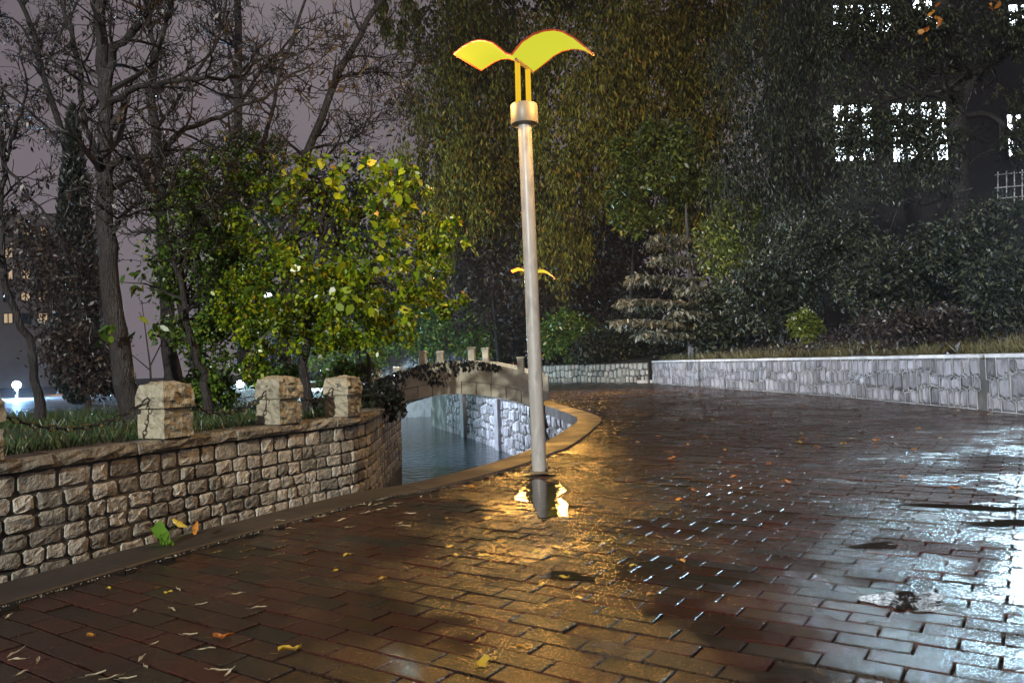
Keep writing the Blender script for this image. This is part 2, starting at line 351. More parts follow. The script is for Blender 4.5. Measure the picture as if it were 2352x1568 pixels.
# grit washed against the kerb
gb = B(); rg = random.Random(3)
for i in range(1500):
    tt = rg.uniform(.5, EL.near(gz(1216, 1038))); p, nn = EL.pos(tt, KW+.012+abs(rg.gauss(0, .018)))
    s = rg.uniform(.004, .011); c = Vector((p.x, p.y, .004))
    q = [c+Vector((rg.uniform(-1, 1)*s, rg.uniform(-1, 1)*s, rg.uniform(.2, 1)*s)) for _ in range(3)]
    gb.add(q+[c+Vector((0, 0, s*1.3))], [(0, 1, 3), (1, 2, 3), (2, 0, 3), (0, 2, 1)])
gr_o = gb.build('kerb_grit', M['pebble'], loc=(0, 0, 0)); tag(gr_o, 'pale grit and bits washed along the kerb joint', 'grit', kind='stuff')

# ------------------------------------------------------------------ paving bricks
BL, BW, GAP = .345, .168, .013
ANG = R(-34)
ex = np.array([math.cos(ANG), math.sin(ANG)]); ey = np.array([-math.sin(ANG), math.cos(ANG)])
def inside(P, poly):
    poly = np.asarray(poly, float); x, y = P[:, 0], P[:, 1]; r = np.zeros(len(P), bool); j = len(poly)-1
    for i in range(len(poly)):
        xi, yi = poly[i]; xj, yj = poly[j]
        c = ((yi > y) != (yj > y)) & (x < (xj-xi)*(y-yi)/(yj-yi+1e-12)+xi); r ^= c; j = i
    return r
ii, jj = np.meshgrid(np.arange(-160, 160), np.arange(-300, 330))
ii = ii.ravel(); jj = jj.ravel()
C = (ii[:, None]+.5*(jj[:, None] % 2))*BL*ex + jj[:, None]*BW*ey
view = (C[:, 1] > 1.9) & (C[:, 1] < 36) & (np.abs(C[:, 0]) < .72*C[:, 1]+.6)
C = C[view]
C = C[inside(C, path_poly)]
def dist_line(P, L):
    d = np.full(len(P), 1e9)
    for a, c in zip(L[:-1], L[1:]):
        ab = c-a; tt = np.clip(((P-a)@ab)/(ab@ab), 0, 1); d = np.minimum(d, np.linalg.norm(P-(a+tt[:, None]*ab), axis=1))
    return d
C = C[dist_line(C, EDGE) > KW+.02]
C = C[np.argsort(C[:, 1]+.12*np.abs(C[:, 0]))]
rs = np.random.RandomState(5)
def brick_verts(l, w, h=.05, bv=.0036):
    v = []
    for z, k in ((-h, 0), (-bv, 0), (0, bv)):
        v += [(-l/2+k, -w/2+k, z), (l/2-k, -w/2+k, z), (l/2-k, w/2-k, z), (-l/2+k, w/2-k, z)]
    return np.array(v)
BF = [(8, 9, 10, 11)]+[(k+i, k+(i+1) % 4, k+4+(i+1) % 4, k+4+i) for k in (0, 4) for i in range(4)]
bme = bpy.data.meshes.new('brick'); bme.from_pydata(brick_verts(BL-GAP, BW-GAP).tolist(), [], BF); bme.materials.append(M['brick'])
# which bricks the picture shows
def vis(P):
    q = np.array(P)-np.array(CAMP); x = q@np.array(CX); y = q@np.array(CY); z = q@np.array(FWD)
    return (np.abs(x/z) < W0/2/FPX*1.02) & (np.abs(y/z) < H0/2/FPX*1.03)
v3 = np.c_[C, np.zeros(len(C))]; ok = vis(v3)
near_i = np.where(ok)[0][:300]; nset = set(near_i.tolist())
tz = rs.normal(0, .0022, len(C)); tl = rs.normal(0, .009, (len(C), 2)); yw = rs.normal(0, .006, len(C))
for i in near_i:
    o = bpy.data.objects.new('brick', bme); o.location = (C[i, 0], C[i, 1], tz[i]-.001+.030); o.rotation_euler = (tl[i, 0], tl[i, 1], ANG+yw[i])
    o.location.z = tz[i]-.001; link(o, paving)
rest = np.array([i for i in range(len(C)) if i not in nset])
bv = brick_verts(BL-GAP, BW-GAP)
allv = np.zeros((len(rest), 12, 3))
for k, i in enumerate(rest):
    a = ANG+yw[i]; ca, sa = math.cos(a), math.sin(a)
    allv[k, :, 0] = bv[:, 0]*ca-bv[:, 1]*sa+C[i, 0]; allv[k, :, 1] = bv[:, 0]*sa+bv[:, 1]*ca+C[i, 1]
    allv[k, :, 2] = bv[:, 2]+tz[i]+bv[:, 0]*tl[i, 1]*-1+bv[:, 1]*tl[i, 0]
af = (np.array(BF)[None, :, :]+12*np.arange(len(rest))[:, None, None]).reshape(-1, 4)
me = bpy.data.meshes.new('paving_bricks'); me.from_pydata(allv.reshape(-1, 3).tolist(), [], af.tolist())
atr = me.attributes.new('rnd', 'FLOAT', 'FACE'); atr.data.foreach_set('value', np.repeat(rs.rand(len(rest)), 9).astype(np.float32))
me.materials.append(M['brick']); o = bpy.data.objects.new('paving_bricks', me); link(o, paving); tag(o, kind='stuff')

# puddles lying over the bricks
def puddle(u, v, ru, rv, seed, z=.0045):
    r = random.Random(seed); pts = []; ph = [r.uniform(0, 6.28) for _ in range(5)]
    for k in range(44):
        a = 2*math.pi*k/44; q = 1+.22*math.sin(2*a+ph[0])+.16*math.sin(3*a+ph[1])+.12*math.sin(5*a+ph[2])+.08*math.sin(9*a+ph[3])+.05*math.sin(14*a+ph[4])
        pts.append(tuple(gz(u+ru*q*math.cos(a), v+rv*q*math.sin(a), z)))
    c = np.mean(pts, axis=0); o = mesh('puddle', [c]+pts, [(0, k+1, (k+1) % 44+1) for k in range(44)], M['puddle'], loc=c); return struct(o)
for k, a in enumerate(((1250, 1142, 56, 38), (2085, 1378, 75, 26), (2200, 1165, 150, 7), (1300, 1322, 60, 9), (2010, 1252, 60, 6), (2310, 1200, 60, 8))): puddle(*a, seed=k+20)

# ------------------------------------------------------------------ stone walls
def stone_obj(line, poly, parent, mat, off, bulge, rnd, shape=.93):
    """poly: list of (s, z); a rough faced stone standing proud of the wall face"""
    n = len(poly); cs_ = sum(p[0] for p in poly)/n; cz = sum(p[1] for p in poly)/n
    c, nn = line.pos(cs_, off); vs = []
    def P(s, z, d):
        p, m = line.pos(s, off+d); return (p.x, p.y, z)
    for k, d in ((1.0, -.05), (shape, bulge*.75), (.6, bulge)):
        for s, z in poly:
            j = (rnd.uniform(-.006, .006), rnd.uniform(-.006, .006)) if k < 1 else (0, 0)
            vs.append(P(cs_+(s-cs_)*k+j[0], cz+(z-cz)*k+j[1], d+(rnd.uniform(-.32, .35)*bulge if k < 1 else 0)))
    vs.append(P(cs_, cz, bulge*(1+rnd.uniform(-.3, .5))))
    fs = [(r*n+i, r*n+(i+1) % n, (r+1)*n+(i+1) % n, (r+1)*n+i) for r in (0, 1) for i in range(n)]+[(2*n+i, 2*n+(i+1) % n, 3*n) for i in range(n)]
    return mesh('stone', vs, fs, mat, parent, loc=(c.x, c.y, cz))
def wall_body(line, t0, t1, z0, z1, thick, mat, parent, name='mortar', step=.5):
    n = max(2, int((t1-t0)/step)); vs = []
    for i in range(n+1):
        t = t0+(t1-t0)*i/n; a, _ = line.pos(t, 0); c, _ = line.pos(t, -thick)
        vs += [(a.x, a.y, z0), (a.x, a.y, z1), (c.x, c.y, z1), (c.x, c.y, z0)]
    fs = [(i*4+k, i*4+(k+1) % 4, (i+1)*4+(k+1) % 4, (i+1)*4+k) for i in range(n) for k in range(4)]+[(3, 2, 1, 0), tuple(n*4+k for k in range(4))]
    return mesh(name, vs, fs, mat, parent)
def caps(line, t0, t1, z, h, w, over, lmin, lmax, mat, parent, rnd, rough=.012, name='coping_stone'):
    t = t0
    while t < t1-.1:
        e = min(t1, t+rnd.uniform(lmin, lmax)); n = max(2, int((e-t)/.12)); vs = []; dz = rnd.uniform(-.006, .008); do = rnd.uniform(-.015, .015)
        for k in range(n+1):
            tt = t+.006+(e-t-.012)*k/n
            for o_, z_ in ((over+do, z), (over+do+rnd.uniform(-.3, 1)*rough, z+h*.35), (over+do+rnd.uniform(-.6, .6)*rough, z+h*.75), (over+do-.02, z+h+dz), (-w, z+h+dz), (-w, z)):
                p, _ = line.pos(tt, o_); vs.append((p.x, p.y, z_+(rnd.uniform(-.3, .3)*rough if z_ < z+h*.9 and z_ > z else 0)))
        fs = [(k*6+i, k*6+(i+1) % 6, (k+1)*6+(i+1) % 6, (k+1)*6+i) for k in range(n) for i in range(6)]+[tuple(range(5, -1, -1)), tuple(n*6+i for i in range(6))]
        mesh(name, vs, fs, mat, parent, loc=np.mean(vs, axis=0)); t = e

# left canal wall: coursed rubble under a coping
rnd = random.Random(11)
p0, _ = LW.pos(LW.L*.5)
lwall = tag(empty('canal_wall', (p0.x, p0.y, ZW)), 'coursed rubble canal wall with rough coping, below the chained stone bollards', 'wall')
T0 = LW.near(gz(0, 1056, ZL))-.5
wall_body(LW, 0, LW.L, -2.9, ZL-.125, .5, M['mortar_dark'], lwall)
caps(LW, T0-.6, LW.L, ZL-.12, .12, .34, .055, .55, .95, M['coping'], lwall, rnd, .03)
z = ZL-.132; row = 0; cnt = 0
while z > -.72:
    h = rnd.uniform(.135, .185) if row else .20
    t = T0-rnd.uniform(0, .2)
    while t < LW.L-.06:
        w = rnd.uniform(.17, .33)*(1.15 if row == 0 else 1); e = min(t+w, LW.L-.01)
        g = .006+rnd.random()*.008
        a, c, zb, zt = t+g, e-g, z-h+g, z-g*.8; mm = .5*(a+c); r = min(.026, (c-a)*.14)
        jz = lambda: rnd.uniform(-.014, .014)
        if c-a > .06:
            poly = [(a, zb+r+jz()), (a+r, zb+jz()*.6), (mm, zb+jz()*.7), (c-r, zb+jz()*.6), (c, zb+r+jz()), (c+jz()*.4, zt-r+jz()), (c-r, zt+jz()*.6), (mm, zt+jz()*.7), (a+r, zt+jz()*.6), (a+jz()*.4, zt-r+jz())]
            stone_obj(LW, poly, lwall, M['stone'], 0.0, rnd.uniform(.014, .032), rnd); cnt += 1
        t = e
    z -= h; row += 1
# ribbed pilaster where the wall turns
print('left wall stones', cnt)

# right park wall: upright polygon stones with pale joints
def poly_wall(line, t0, t1, z0, z1, rows, w, parent, mat, rnd, bulge=.048, ridge=1.0):
    H = (z1-z0)/rows; out = []
    def zr(q, s_): return z0+q*H+((.075*math.sin(1.3*s_+2*q)+.05*math.sin(3.3*s_+q)) if 0 < q < rows else 0)*min(1, H/.38)
    for r in range(rows):
        k = 0; t = t0+(.5*w if r % 2 else 0)-w
        while t < t1:
            ww = w*rnd.uniform(.6, 1.5); a, c = max(t, t0)+.026, min(t+ww, t1)-.026
            if c-a > .08:
                mm = .5*(a+c)+rnd.uniform(-.07, .07); zb, zt = zr(r, mm), zr(r+1, mm); pk = H*.17
                j = lambda: rnd.uniform(-.04, .04)
                lo = [(a, zb+pk*.6+j()), (a+(c-a)*.25, zb+.02+j()), (mm, zb-pk*.4+j()), (c-(c-a)*.25, zb+.02+j()), (c, zb+pk*.6+j())] if r else [(a, zb+.01), (mm, zb+.01), (c, zb+.01)]
                hi = [(c, zt-pk*.6+j()), (c-(c-a)*.25, zt-.02+j()), (mm, zt+pk*.2+j()), (a+(c-a)*.25, zt-.02+j()), (a, zt-pk*.6+j())] if r < rows-1 else [(c, zt-.01), (mm, zt-.01), (a, zt-.01)]
                out.append(lo+hi)
            t += ww
    if ridge:
        bb = B()
        for poly in out:
            cs_ = sum(p[0] for p in poly)/len(poly); cz = sum(p[1] for p in poly)/len(poly); pts = []
            for s_, z_ in poly+poly[:1]:
                s2 = s_+(.026 if s_ > cs_ else -.026)*(abs(s_-cs_) > .03); z2 = cz+(z_-cz)*1.06; q, _ = line.pos(s2, .026); pts.append((q.x, q.y, max(.006, z2)))
            bb.tube(pts, random.uniform(.006, .0115)*ridge, 4, False)
        tag(bb.build('pointing', M['mortar_pale'], parent), kind='stuff')
    for poly in out[:]: stone_obj(line, poly, parent, mat, -.004, bulge*rnd.uniform(.7, 1.3), rnd, .78)
    return len(out)
rnd = random.Random(21)
p0, _ = RW.pos(RW.L*.4); TR1 = RW.near(gz(2265, 942)); TR2 = min(RW.L, RW.near(gz(2352, 951))+2.0)
rwall = tag(empty('park_wall', (p0.x, p0.y, 0)), 'pale wall of upright polygon stones with flat capstones along the right of the path', 'wall')
wall_body(RW, 0, TR1-.12, -.05, ZR-.075, .45, M['mortar_dark'], rwall)
wall_body(RW, TR1+.12, RW.L, -.05, ZR-.075, .45, M['mortar_dark'], rwall)
n1 = poly_wall(RW, .02, TR1-.12, 0, ZR-.08, 3, .30, rwall, M['stone_grey'], rnd)
n2 = poly_wall(RW, TR1+.12, TR2, 0, ZR-.08, 3, .33, rwall, M['stone_grey'], rnd)
caps(RW, 0, TR1-.1, ZR-.075, .075, .40, .03, 1.1, 1.5, M['capstone'], rwall, rnd, .004, 'capstone')
caps(RW, TR1+.1, RW.L, ZR-.075, .075, .40, .03, 1.1, 1.5, M['capstone'], rwall, rnd, .004, 'capstone')
wall_body(RW, TR1-.12, TR1+.12, -.05, ZR-.12, .5, M['mortar_dark'], rwall, 'joint_pier', .1).data
print('right wall stones', n1, n2)
# far retaining wall
rnd = random.Random(31)
p0, _ = FW.pos(FW.L*.5)
fwall = tag(empty('retaining_wall', (p0.x, p0.y, 0)), 'far low rubble retaining wall beside the garden steps', 'wall')
wall_body(FW, 0, FW.L, -.05, ZF-.04, .4, M['mortar_dark'], fwall)
poly_wall(FW, .02, FW.L, 0, ZF-.02, 3, .36, fwall, M['stone'], rnd, .05, 0)
# steps in the gap
st = tag(empty('garden_steps', (7.6, 43.0, 0)), 'short flight of stone steps at the end of the polygon stone wall', 'steps')
fd = Vector((.15, 1, 0)).normalized(); sdv = Vector((1, -.15, 0)).normalized()
for k in range(6):
    c = Vector((7.30, 42.55, 0))+fd*(.30*k)+Vector((0, 0, .085+.17*k)); b = B(); b.box(c, .95, .36, .17, sdv, .012); b.build('step', M['capstone'] if k % 2 == 0 else M['kerb'], st, loc=c)
# canal wall on the path side, under and beside the bridge (the path edge seen from the water)
rnd = random.Random(41)
ELr = Line(EDGE[::-1].copy()); tA = ELr.near(EDGE[-1]); tB = ELr.near(gz(1254, 1020))
p0, _ = ELr.pos(ELr.L*.3)
cwall = tag(empty('quay_wall', (p0.x, p0.y, ZW)), 'brightly lit rubble quay wall curving under the bridge', 'wall')
wall_body(ELr, 0, ELr.L, -2.9, -.19, .3, M['mortar_dark'], cwall, 'mortar', .4)
wall_body(ELr, 0, tB, -.19, -.04, .3, M['capstone'], cwall, 'top_band', .4)
poly_wall(ELr, 4.0, tB, -2.5, -.19, 6, .46, cwall, M['stone_grey'], rnd, .06)
for tq in (8.0, 15.0):
    a, nn = ELr.pos(tq, .10); b = B(); b.box((a.x, a.y, -1.35), .62, .22, 2.4, Vector((-nn.y, nn.x, 0)), .02); b.build('pilaster', M['stone_grey'], cwall)

# ------------------------------------------------------------------ bollards with chain
def rough_block(c, sx, sy, sz, xd, rnd, amt, n=4, top=0.0, dome=0.0):
    """a block whose faces are hewn: a grid box with its surface pushed about; dome lifts the top's middle"""
    bm = bmesh.new(); bmesh.ops.create_cube(bm, size=1.0); bmesh.ops.subdivide_edges(bm, edges=bm.edges[:], cuts=n, use_grid_fill=True)
    xd = Vector((xd[0], xd[1], 0)).normalized(); yd = Vector((-xd.y, xd.x, 0)); vs = []
    for v in bm.verts:
        x, y, z = v.co; e = 1-top*max(0, (z-.0))*2
        ed = max(abs(x), abs(y)); rr = amt
        if sum(abs(abs(q)-.5) < 1e-4 for q in (x, y, z)) >= 2: rr = amt*.35
        zz = z+(dome*(1-(2*ed)**2)/sz if z > .49 else 0)
        p = Vector(c)+xd*(x*sx*e+rnd.uniform(-rr, rr))+yd*(y*sy*e+rnd.uniform(-rr, rr))+Vector((0, 0, zz*sz+rnd.uniform(-rr, rr)*(.2 if z < -.49 else .8)))
        vs.append(p)
    fs = [tuple(v.index for v in f.verts) for f in bm.faces]; bm.free(); return vs, fs
BOLL = []
def bollard(c, xd, label, seed, s=1.0):
    r = random.Random(seed); c = Vector(c); t = tag(empty('stone_bollard', c), label, 'bollard', 'hewn stone bollards on the canal wall')
    vs, fs = rough_block(c+Vector((0, 0, .14*s)), .40*s, .40*s, .26*s, xd, r, .016, 4); mesh('base_block', vs, fs, M['bollard'], t)
    b = B(); b.box(c+Vector((0, 0, .30*s)), .35*s, .35*s, .082*s, xd, .008); b.build('neck', M['bollard'], t)
    vs, fs = rough_block(c+Vector((0, 0, .465*s)), .43*s, .43*s, .255*s, xd, r, .020, 5, top=.13, dome=.04*s); mesh('cap', vs, fs, M['bollard'], t)
    for sg in (-1, 1):
        q = c+Vector((xd[0], xd[1], 0))*(sg*.205*s)+Vector((0, 0, .47*s)); bb = B(); yv = Vector((-xd[1], xd[0], 0))
        bb.tube([q+yv*(.035*math.cos(a))+Vector((0, 0, .035*math.sin(a))) for a in np.linspace(0, 6.28, 11)], .009, 5, False); bb.build('chain_ring', M['iron'], t)
    BOLL.append((c, s)); return t
def wall_at(u, v, back=.12):
    p = gz(u, v, ZL); tt = LW.near(p); q, n = LW.pos(tt, -back); return Vector((q.x, q.y, ZL)), Vector((-n.y, n.x, 0))
c, d = wall_at(-34, 1062); bollard(c, d, 'stone bollard cut by the left edge of the picture', 50)
c, d = wall_at(392, 1008); bollard(c, d, 'largest and nearest whole stone bollard, beside the leaning trunk', 51)
c, d = wall_at(694, 974); bollard(c, d, 'middle stone bollard of the three whole ones, under the yellow tree', 52)
c, d = wall_at(812, 957); bollard(c, d, 'small far stone bollard next to the bridge end', 53, .95)
def chain(a, b_, sag, label):
    a, b_ = Vector(a), Vector(b_); n = int((b_-a).length/.085); bb = B(); mid = (a+b_)/2
    for k in range(n):
        def P(t): return a.lerp(b_, t)-Vector((0, 0, sag*4*t*(1-t)))
        p, q = P(k/n), P((k+1)/n); d = (q-p).normalized(); s = d.cross(Vector((0, 0, 1))).normalized(); w = s if k % 2 else s.cross(d).normalized(); m = (p+q)/2
        ring = [m+d*(.055*math.cos(x))+w*(.026*math.sin(x)) for x in np.linspace(0, 2*math.pi, 9)]
        bb.tube(ring, .0085, 4, False)
    o = bb.build('chain', M['iron']); tag(o, label, 'chain', 'chains between bollards')
for (i, lab) in ((0, 'black iron chain hanging from the picture edge to the nearest bollard'), (1, 'black iron chain hanging between the nearest and the middle bollard'), (2, 'short black iron chain between the middle and the far bollard')):
    (a, s1), (b_, s2) = BOLL[i], BOLL[i+1]; d = (b_-a).normalized(); chain(a+d*.21+Vector((0, 0, .44*s1)), b_-d*.21+Vector((0, 0, .44*s2)), .24 if i < 2 else .16, lab)

# ------------------------------------------------------------------ bridge
BLft = Vector(at(850, 880, 26.8)); BRgt = Vector(at(1243, 880, 25.6)); BLft.z = BRgt.z = 0
bx = (BRgt-BLft).normalized(); by = Vector((-bx.y, bx.x, 0)); BS = (BRgt-BLft).length
bridge = tag(empty('arch_bridge', (BLft+BRgt)/2), 'small arched stone footbridge over the canal with ivy and leaf shadow shapes on its side', 'bridge')
def ztop(t): return .80+.72*(1-(2*t-1)**2)
def zmid(t): return ztop(t)-.62+.10*(1-(2*t-1)**2)*-1+.02
def zlow(t): return zmid(t)-.03-.40
def bpt(t, d, z): p = BLft+bx*(t*BS)+by*d; return (p.x, p.y, z)
def slab(t0, t1, d0, d1, f0, f1, n, name, mat):
    vs = []
    for k in range(n+1):
        t = t0+(t1-t0)*k/n; vs += [bpt(t, d0, f0(t)), bpt(t, d0, f1(t)), bpt(t, d1, f1(t)), bpt(t, d1, f0(t))]
    fs = [(k*4+i, (k+1)*4+i, (k+1)*4+(i+1) % 4, k*4+(i+1) % 4) for k in range(n) for i in range(4)]+[(0, 1, 2, 3), tuple(n*4+i for i in (3, 2, 1, 0))]
    return mesh(name, vs, fs, mat, bridge)
BWID = 2.3
for d in (0, BWID-.26):
    ts = [-.02, .17, .36, .53, .72, .985] if d == 0 else [-.02, .3, .62, .985]
    for a, c in zip(ts[:-1], ts[1:]): slab(a+.0012, c-.0012, d, d+.26, zmid, ztop, 8, 'parapet_slab', M['bridge'])
    nv = 11
    for k in range(nv): slab(.03+.94*k/nv+.002, .03+.94*(k+1)/nv-.002, d+.035 if d == 0 else d, d+.30, lambda t: zlow(t), lambda t: zmid(t)-.012, 4, 'voussoir', M['bridge'])
slab(0, .98, .262, BWID-.262, lambda t: zlow(t)+.04, lambda t: zmid(t)+.08, 24, 'deck', M['bridge'])
for d in (.13, BWID-.13):
    for t in (.035, .315, .605, .885):
        c = Vector(bpt(t, d, ztop(t)+.17)); b = B(); b.box(c, .21, .21, .50, bx, .015); po = b.build('post', M['bridge'], bridge)
        b = B(); b.box(c+Vector((0, 0, .285)), .25, .25, .07, bx, .015); b.build('post_cap', M['bridge'], po)
for t, s in ((-.16, 1), (1.06, -1)):
    pass
b = B(); b.box(Vector(bpt(-.075, BWID/2, -1.0)), .9, BWID+.3, 3.6, bx, .02); b.build('abutment', M['stone'], bridge)
b = B(); b.box(Vector(bpt(1.03, BWID/2, -1.3)), .55, BWID-.1, 2.6, bx, .02); b.build('abutment', M['stone_grey'], bridge)

# ------------------------------------------------------------------ foliage tools
def unit(rs, n):
    v = rs.normal(size=(n, 3)); return v/np.linalg.norm(v, axis=1)[:, None]
def leaves(name, pos, size, mat, parent, rs, aspect=.55, droop=0.0, jitter=.4, loc=None):
    n = len(pos); ax = unit(rs, n); ax[:, 2] -= droop; ax /= np.linalg.norm(ax, axis=1)[:, None]
    r = unit(rs, n); sd = np.cross(ax, r); sd /= np.linalg.norm(sd, axis=1)[:, None]+1e-9
    L = size*(1+jitter*rs.uniform(-1, 1, n)); Wd = L*aspect*.5
    k = 6 if aspect > .4 else 4; V = np.empty((n, k, 3)); nr = np.cross(ax, sd)
    f_ = lambda t, w, h: pos+ax*(L*t)[:, None]+sd*(Wd*w)[:, None]+nr*(L*h)[:, None]
    prof = [(0, 0, 0), (.22, .85, .10), (.6, .8, .12), (1, 0, -.06), (.6, -.8, .12), (.22, -.85, .10)] if k == 6 else [(0, 0, 0), (.45, 1, .08), (1, 0, 0), (.45, -1, .08)]
    for i, q in enumerate(prof): V[:, i] = f_(*q)
    org = np.array(parent_origin(parent)) if loc is None else np.array(loc)
    me = bpy.data.meshes.new(name); V -= org
    me.vertices.add(n*k); me.vertices.foreach_set('co', V.reshape(-1).astype(np.float32))
    me.loops.add(n*k); me.loops.foreach_set('vertex_index', np.arange(n*k, dtype=np.int32))
    me.polygons.add(n); me.polygons.foreach_set('loop_start', np.arange(0, n*k, k, dtype=np.int32)); me.polygons.foreach_set('loop_total', np.full(n, k, np.int32))
    me.update(calc_edges=True)
    a = me.attributes.new('rnd', 'FLOAT', 'FACE'); a.data.foreach_set('value', rs.rand(n).astype(np.float32))
    me.materials.append(mat); o = bpy.data.objects.new(name, me)
    if loc is not None: o.location = loc
    return link(o, parent)
def cloud(rs, ells, n, sub=60, sr=.22, vert=1.0, shell=.5):
    """leaf positions in clumps through a set of ellipsoids ((centre),(radii),weight)"""
    w = np.array([e[2] for e in ells], float); w /= w.sum(); out = []
    for (c, r, _), wi in zip(ells, w):
        k = max(3, int(sub*wi)); d = unit(rs, k)*(rs.rand(k)**shell)[:, None]; cc = np.array(c)+d*np.array(r)
        m = int(n*wi); idx = rs.randint(0, k, m); rad = np.array(r).mean()*sr*(0.5+rs.rand(k))
        g = rs.normal(size=(m, 3))*.6*rad[idx][:, None]; g[:, 2] *= vert; out.append(cc[idx]+g)
    return np.concatenate(out)
def grow(rng, p, d, L, r, lev, maxlev, out, wig=.25, up=.05, kids=(5, 4, 3, 2), lens=.55, seg=5):
    pts = [p]; rad = [r]; d = d.normalized()
    for k in range(seg):
        d = (d+Vector((rng.gauss(0, wig), rng.gauss(0, wig), rng.gauss(0, wig)+up))).normalized(); pts.append(pts[-1]+d*(L/seg)); rad.append(r*(1-.75*(k+1)/seg))
    out.append((lev, pts, rad))
    if lev < maxlev: sprout(rng, pts, rad, L, lev, maxlev, out, wig, up, kids, lens, seg)
def sprout(rng, pts, rad, L, lev, maxlev, out, wig=.25, up=.05, kids=(5, 4, 3, 2), lens=.55, seg=5, t0=.2):
    for _ in range(kids[min(lev, len(kids)-1)]):
        t = rng.uniform(t0, .98)*(len(pts)-1); i = min(int(t), len(pts)-2); q = pts[i].lerp(pts[i+1], t-i); rr = (rad[i]+(rad[i+1]-rad[i])*(t-i))
        tg = (pts[i+1]-pts[i]).normalized(); sd = Vector((rng.gauss(0, 1), rng.gauss(0, 1), rng.gauss(0, .8))); sd = (sd-tg*sd.dot(tg)).normalized()
        d = (tg*rng.uniform(.3, .8)+sd*rng.uniform(.6, 1.0)).normalized()
        grow(rng, q, d, L*lens*rng.uniform(.6, 1.2), max(.004, rr*.55), lev+1, maxlev, out, wig, up, kids, lens, seg)
def dens(pts, rng, k=3, wob=.03):
    """a bent limb: finer points with a little wobble"""
    c = crom([tuple(p) for p in pts], (pts[0]-pts[-1]).length/(k*len(pts)))
    return [Vector(p)+(Vector((rng.gauss(0, wob), rng.gauss(0, wob), rng.gauss(0, wob))) if 0 < i < len(c)-1 else Vector((0, 0, 0))) for i, p in enumerate(c)]
def rads(n, a, b): return [a+(b-a)*i/(n-1) for i in range(n)]
def bare_tree(label, limbs, seed, kids=(7, 5, 3), maxlev=3, lens=.5, Ltw=2.0, bark='bark', group=None, leafn=0, up=.05, name='bare_tree'):
    """limbs: list of (points, r0, r1); the first is the trunk"""
    rng = random.Random(seed); base = Vector(limbs[0][0][0]); t = tag(empty(name, base), label, 'tree', group)
    tb = B(); out = []
    for k, (pts, r0, r1) in enumerate(limbs):
        q = dens([Vector(p) for p in pts], rng, 3, .02); rr = rads(len(q), r0, r1)
        if k == 0: rr[0] *= 1.35; rr[1] *= 1.12
        tb.tube(q, rr, 9 if k == 0 else 7); L = Ltw*(1 if k else 1.1)
        sprout(rng, q, rr, L, 0 if k == 0 else 0, maxlev, out, .2, up, kids, lens, 5, t0=.45 if k == 0 else .1)
    smooth_by_angle(tb.build('trunk', M[bark], t), 60)
    lb, tw = B(), B(); tips = []
    for lev, pts, rad in out:
        (lb if lev <= 1 else tw).tube(pts, [max(.0065, x) for x in rad], 5 if lev <= 1 else 3, False)
        if lev >= 2: tips += pts[2:]
    if lb.v: tag(lb.build('limbs', M['twig'], t), kind='stuff')
    if tw.v: tw.build('crown', M['twig'], t)
    if leafn and tips:
        rs = np.random.RandomState(seed); idx = rs.randint(0, len(tips), leafn); P = np.array([tuple(tips[i]) for i in idx])+rs.normal(0, .05, (leafn, 3)); leaves('withered_leaves', P, .10, M['leaf_brown'], t, rs, .4, 1.2)
    return t
def leafy_tree(label, base, trunk, ells, n, size, mat, seed, name='leafy_tree', aspect=.55, droop=.3, sub=60, sr=.22, vert=1.0, shell=.5, group=None, r0=.16, bark='bark', nlimb=9, cat='tree', extra=None):
    rng = random.Random(seed); rs = np.random.RandomState(seed); base = Vector(base); t = tag(empty(name, base), label, cat, group)
    tb = B(); q = dens([Vector(p) for p in trunk], rng, 3, .03); rr = rads(len(q), r0, r0*.35); rr[0] *= 1.3; tb.tube(q, rr, 8)
    for k in range(nlimb):
        c, r, _ = ells[k % len(ells)]; d = unit(rs, 1)[0]; e = Vector(np.array(c)+d*np.array(r)*.8); s = q[rng.randint(len(q)//2, len(q)-1)]
        m = s.lerp(e, .5)+Vector((0, 0, (e-s).length*.12)); tb.tube(dens([s, m, e], rng, 3, .04), rads(len(dens([s, m, e], random.Random(1), 3, 0)), r0*.4, .012), 5)
    smooth_by_angle(tb.build('trunk', M[bark], t), 60)
    P = cloud(rs, ells, n, sub, sr, vert, shell); leaves('crown', P, size, M[mat], t, rs, aspect, droop)
    if extra:
        for nm, ee, nn, ss, mt in extra: leaves(nm, cloud(rs, ee, nn, max(6, int(nn/9)), .16, 1, .5), ss, M[mt], t, rs, .75, .6)
    return t
def ell(u, v, Y, ru, rv, rd=None, w=1.0):
    c = at(u, v, Y); k = Y/FPX; return (tuple(c), (ru*k, rd if rd else ru*k*.8, rv*k), w)

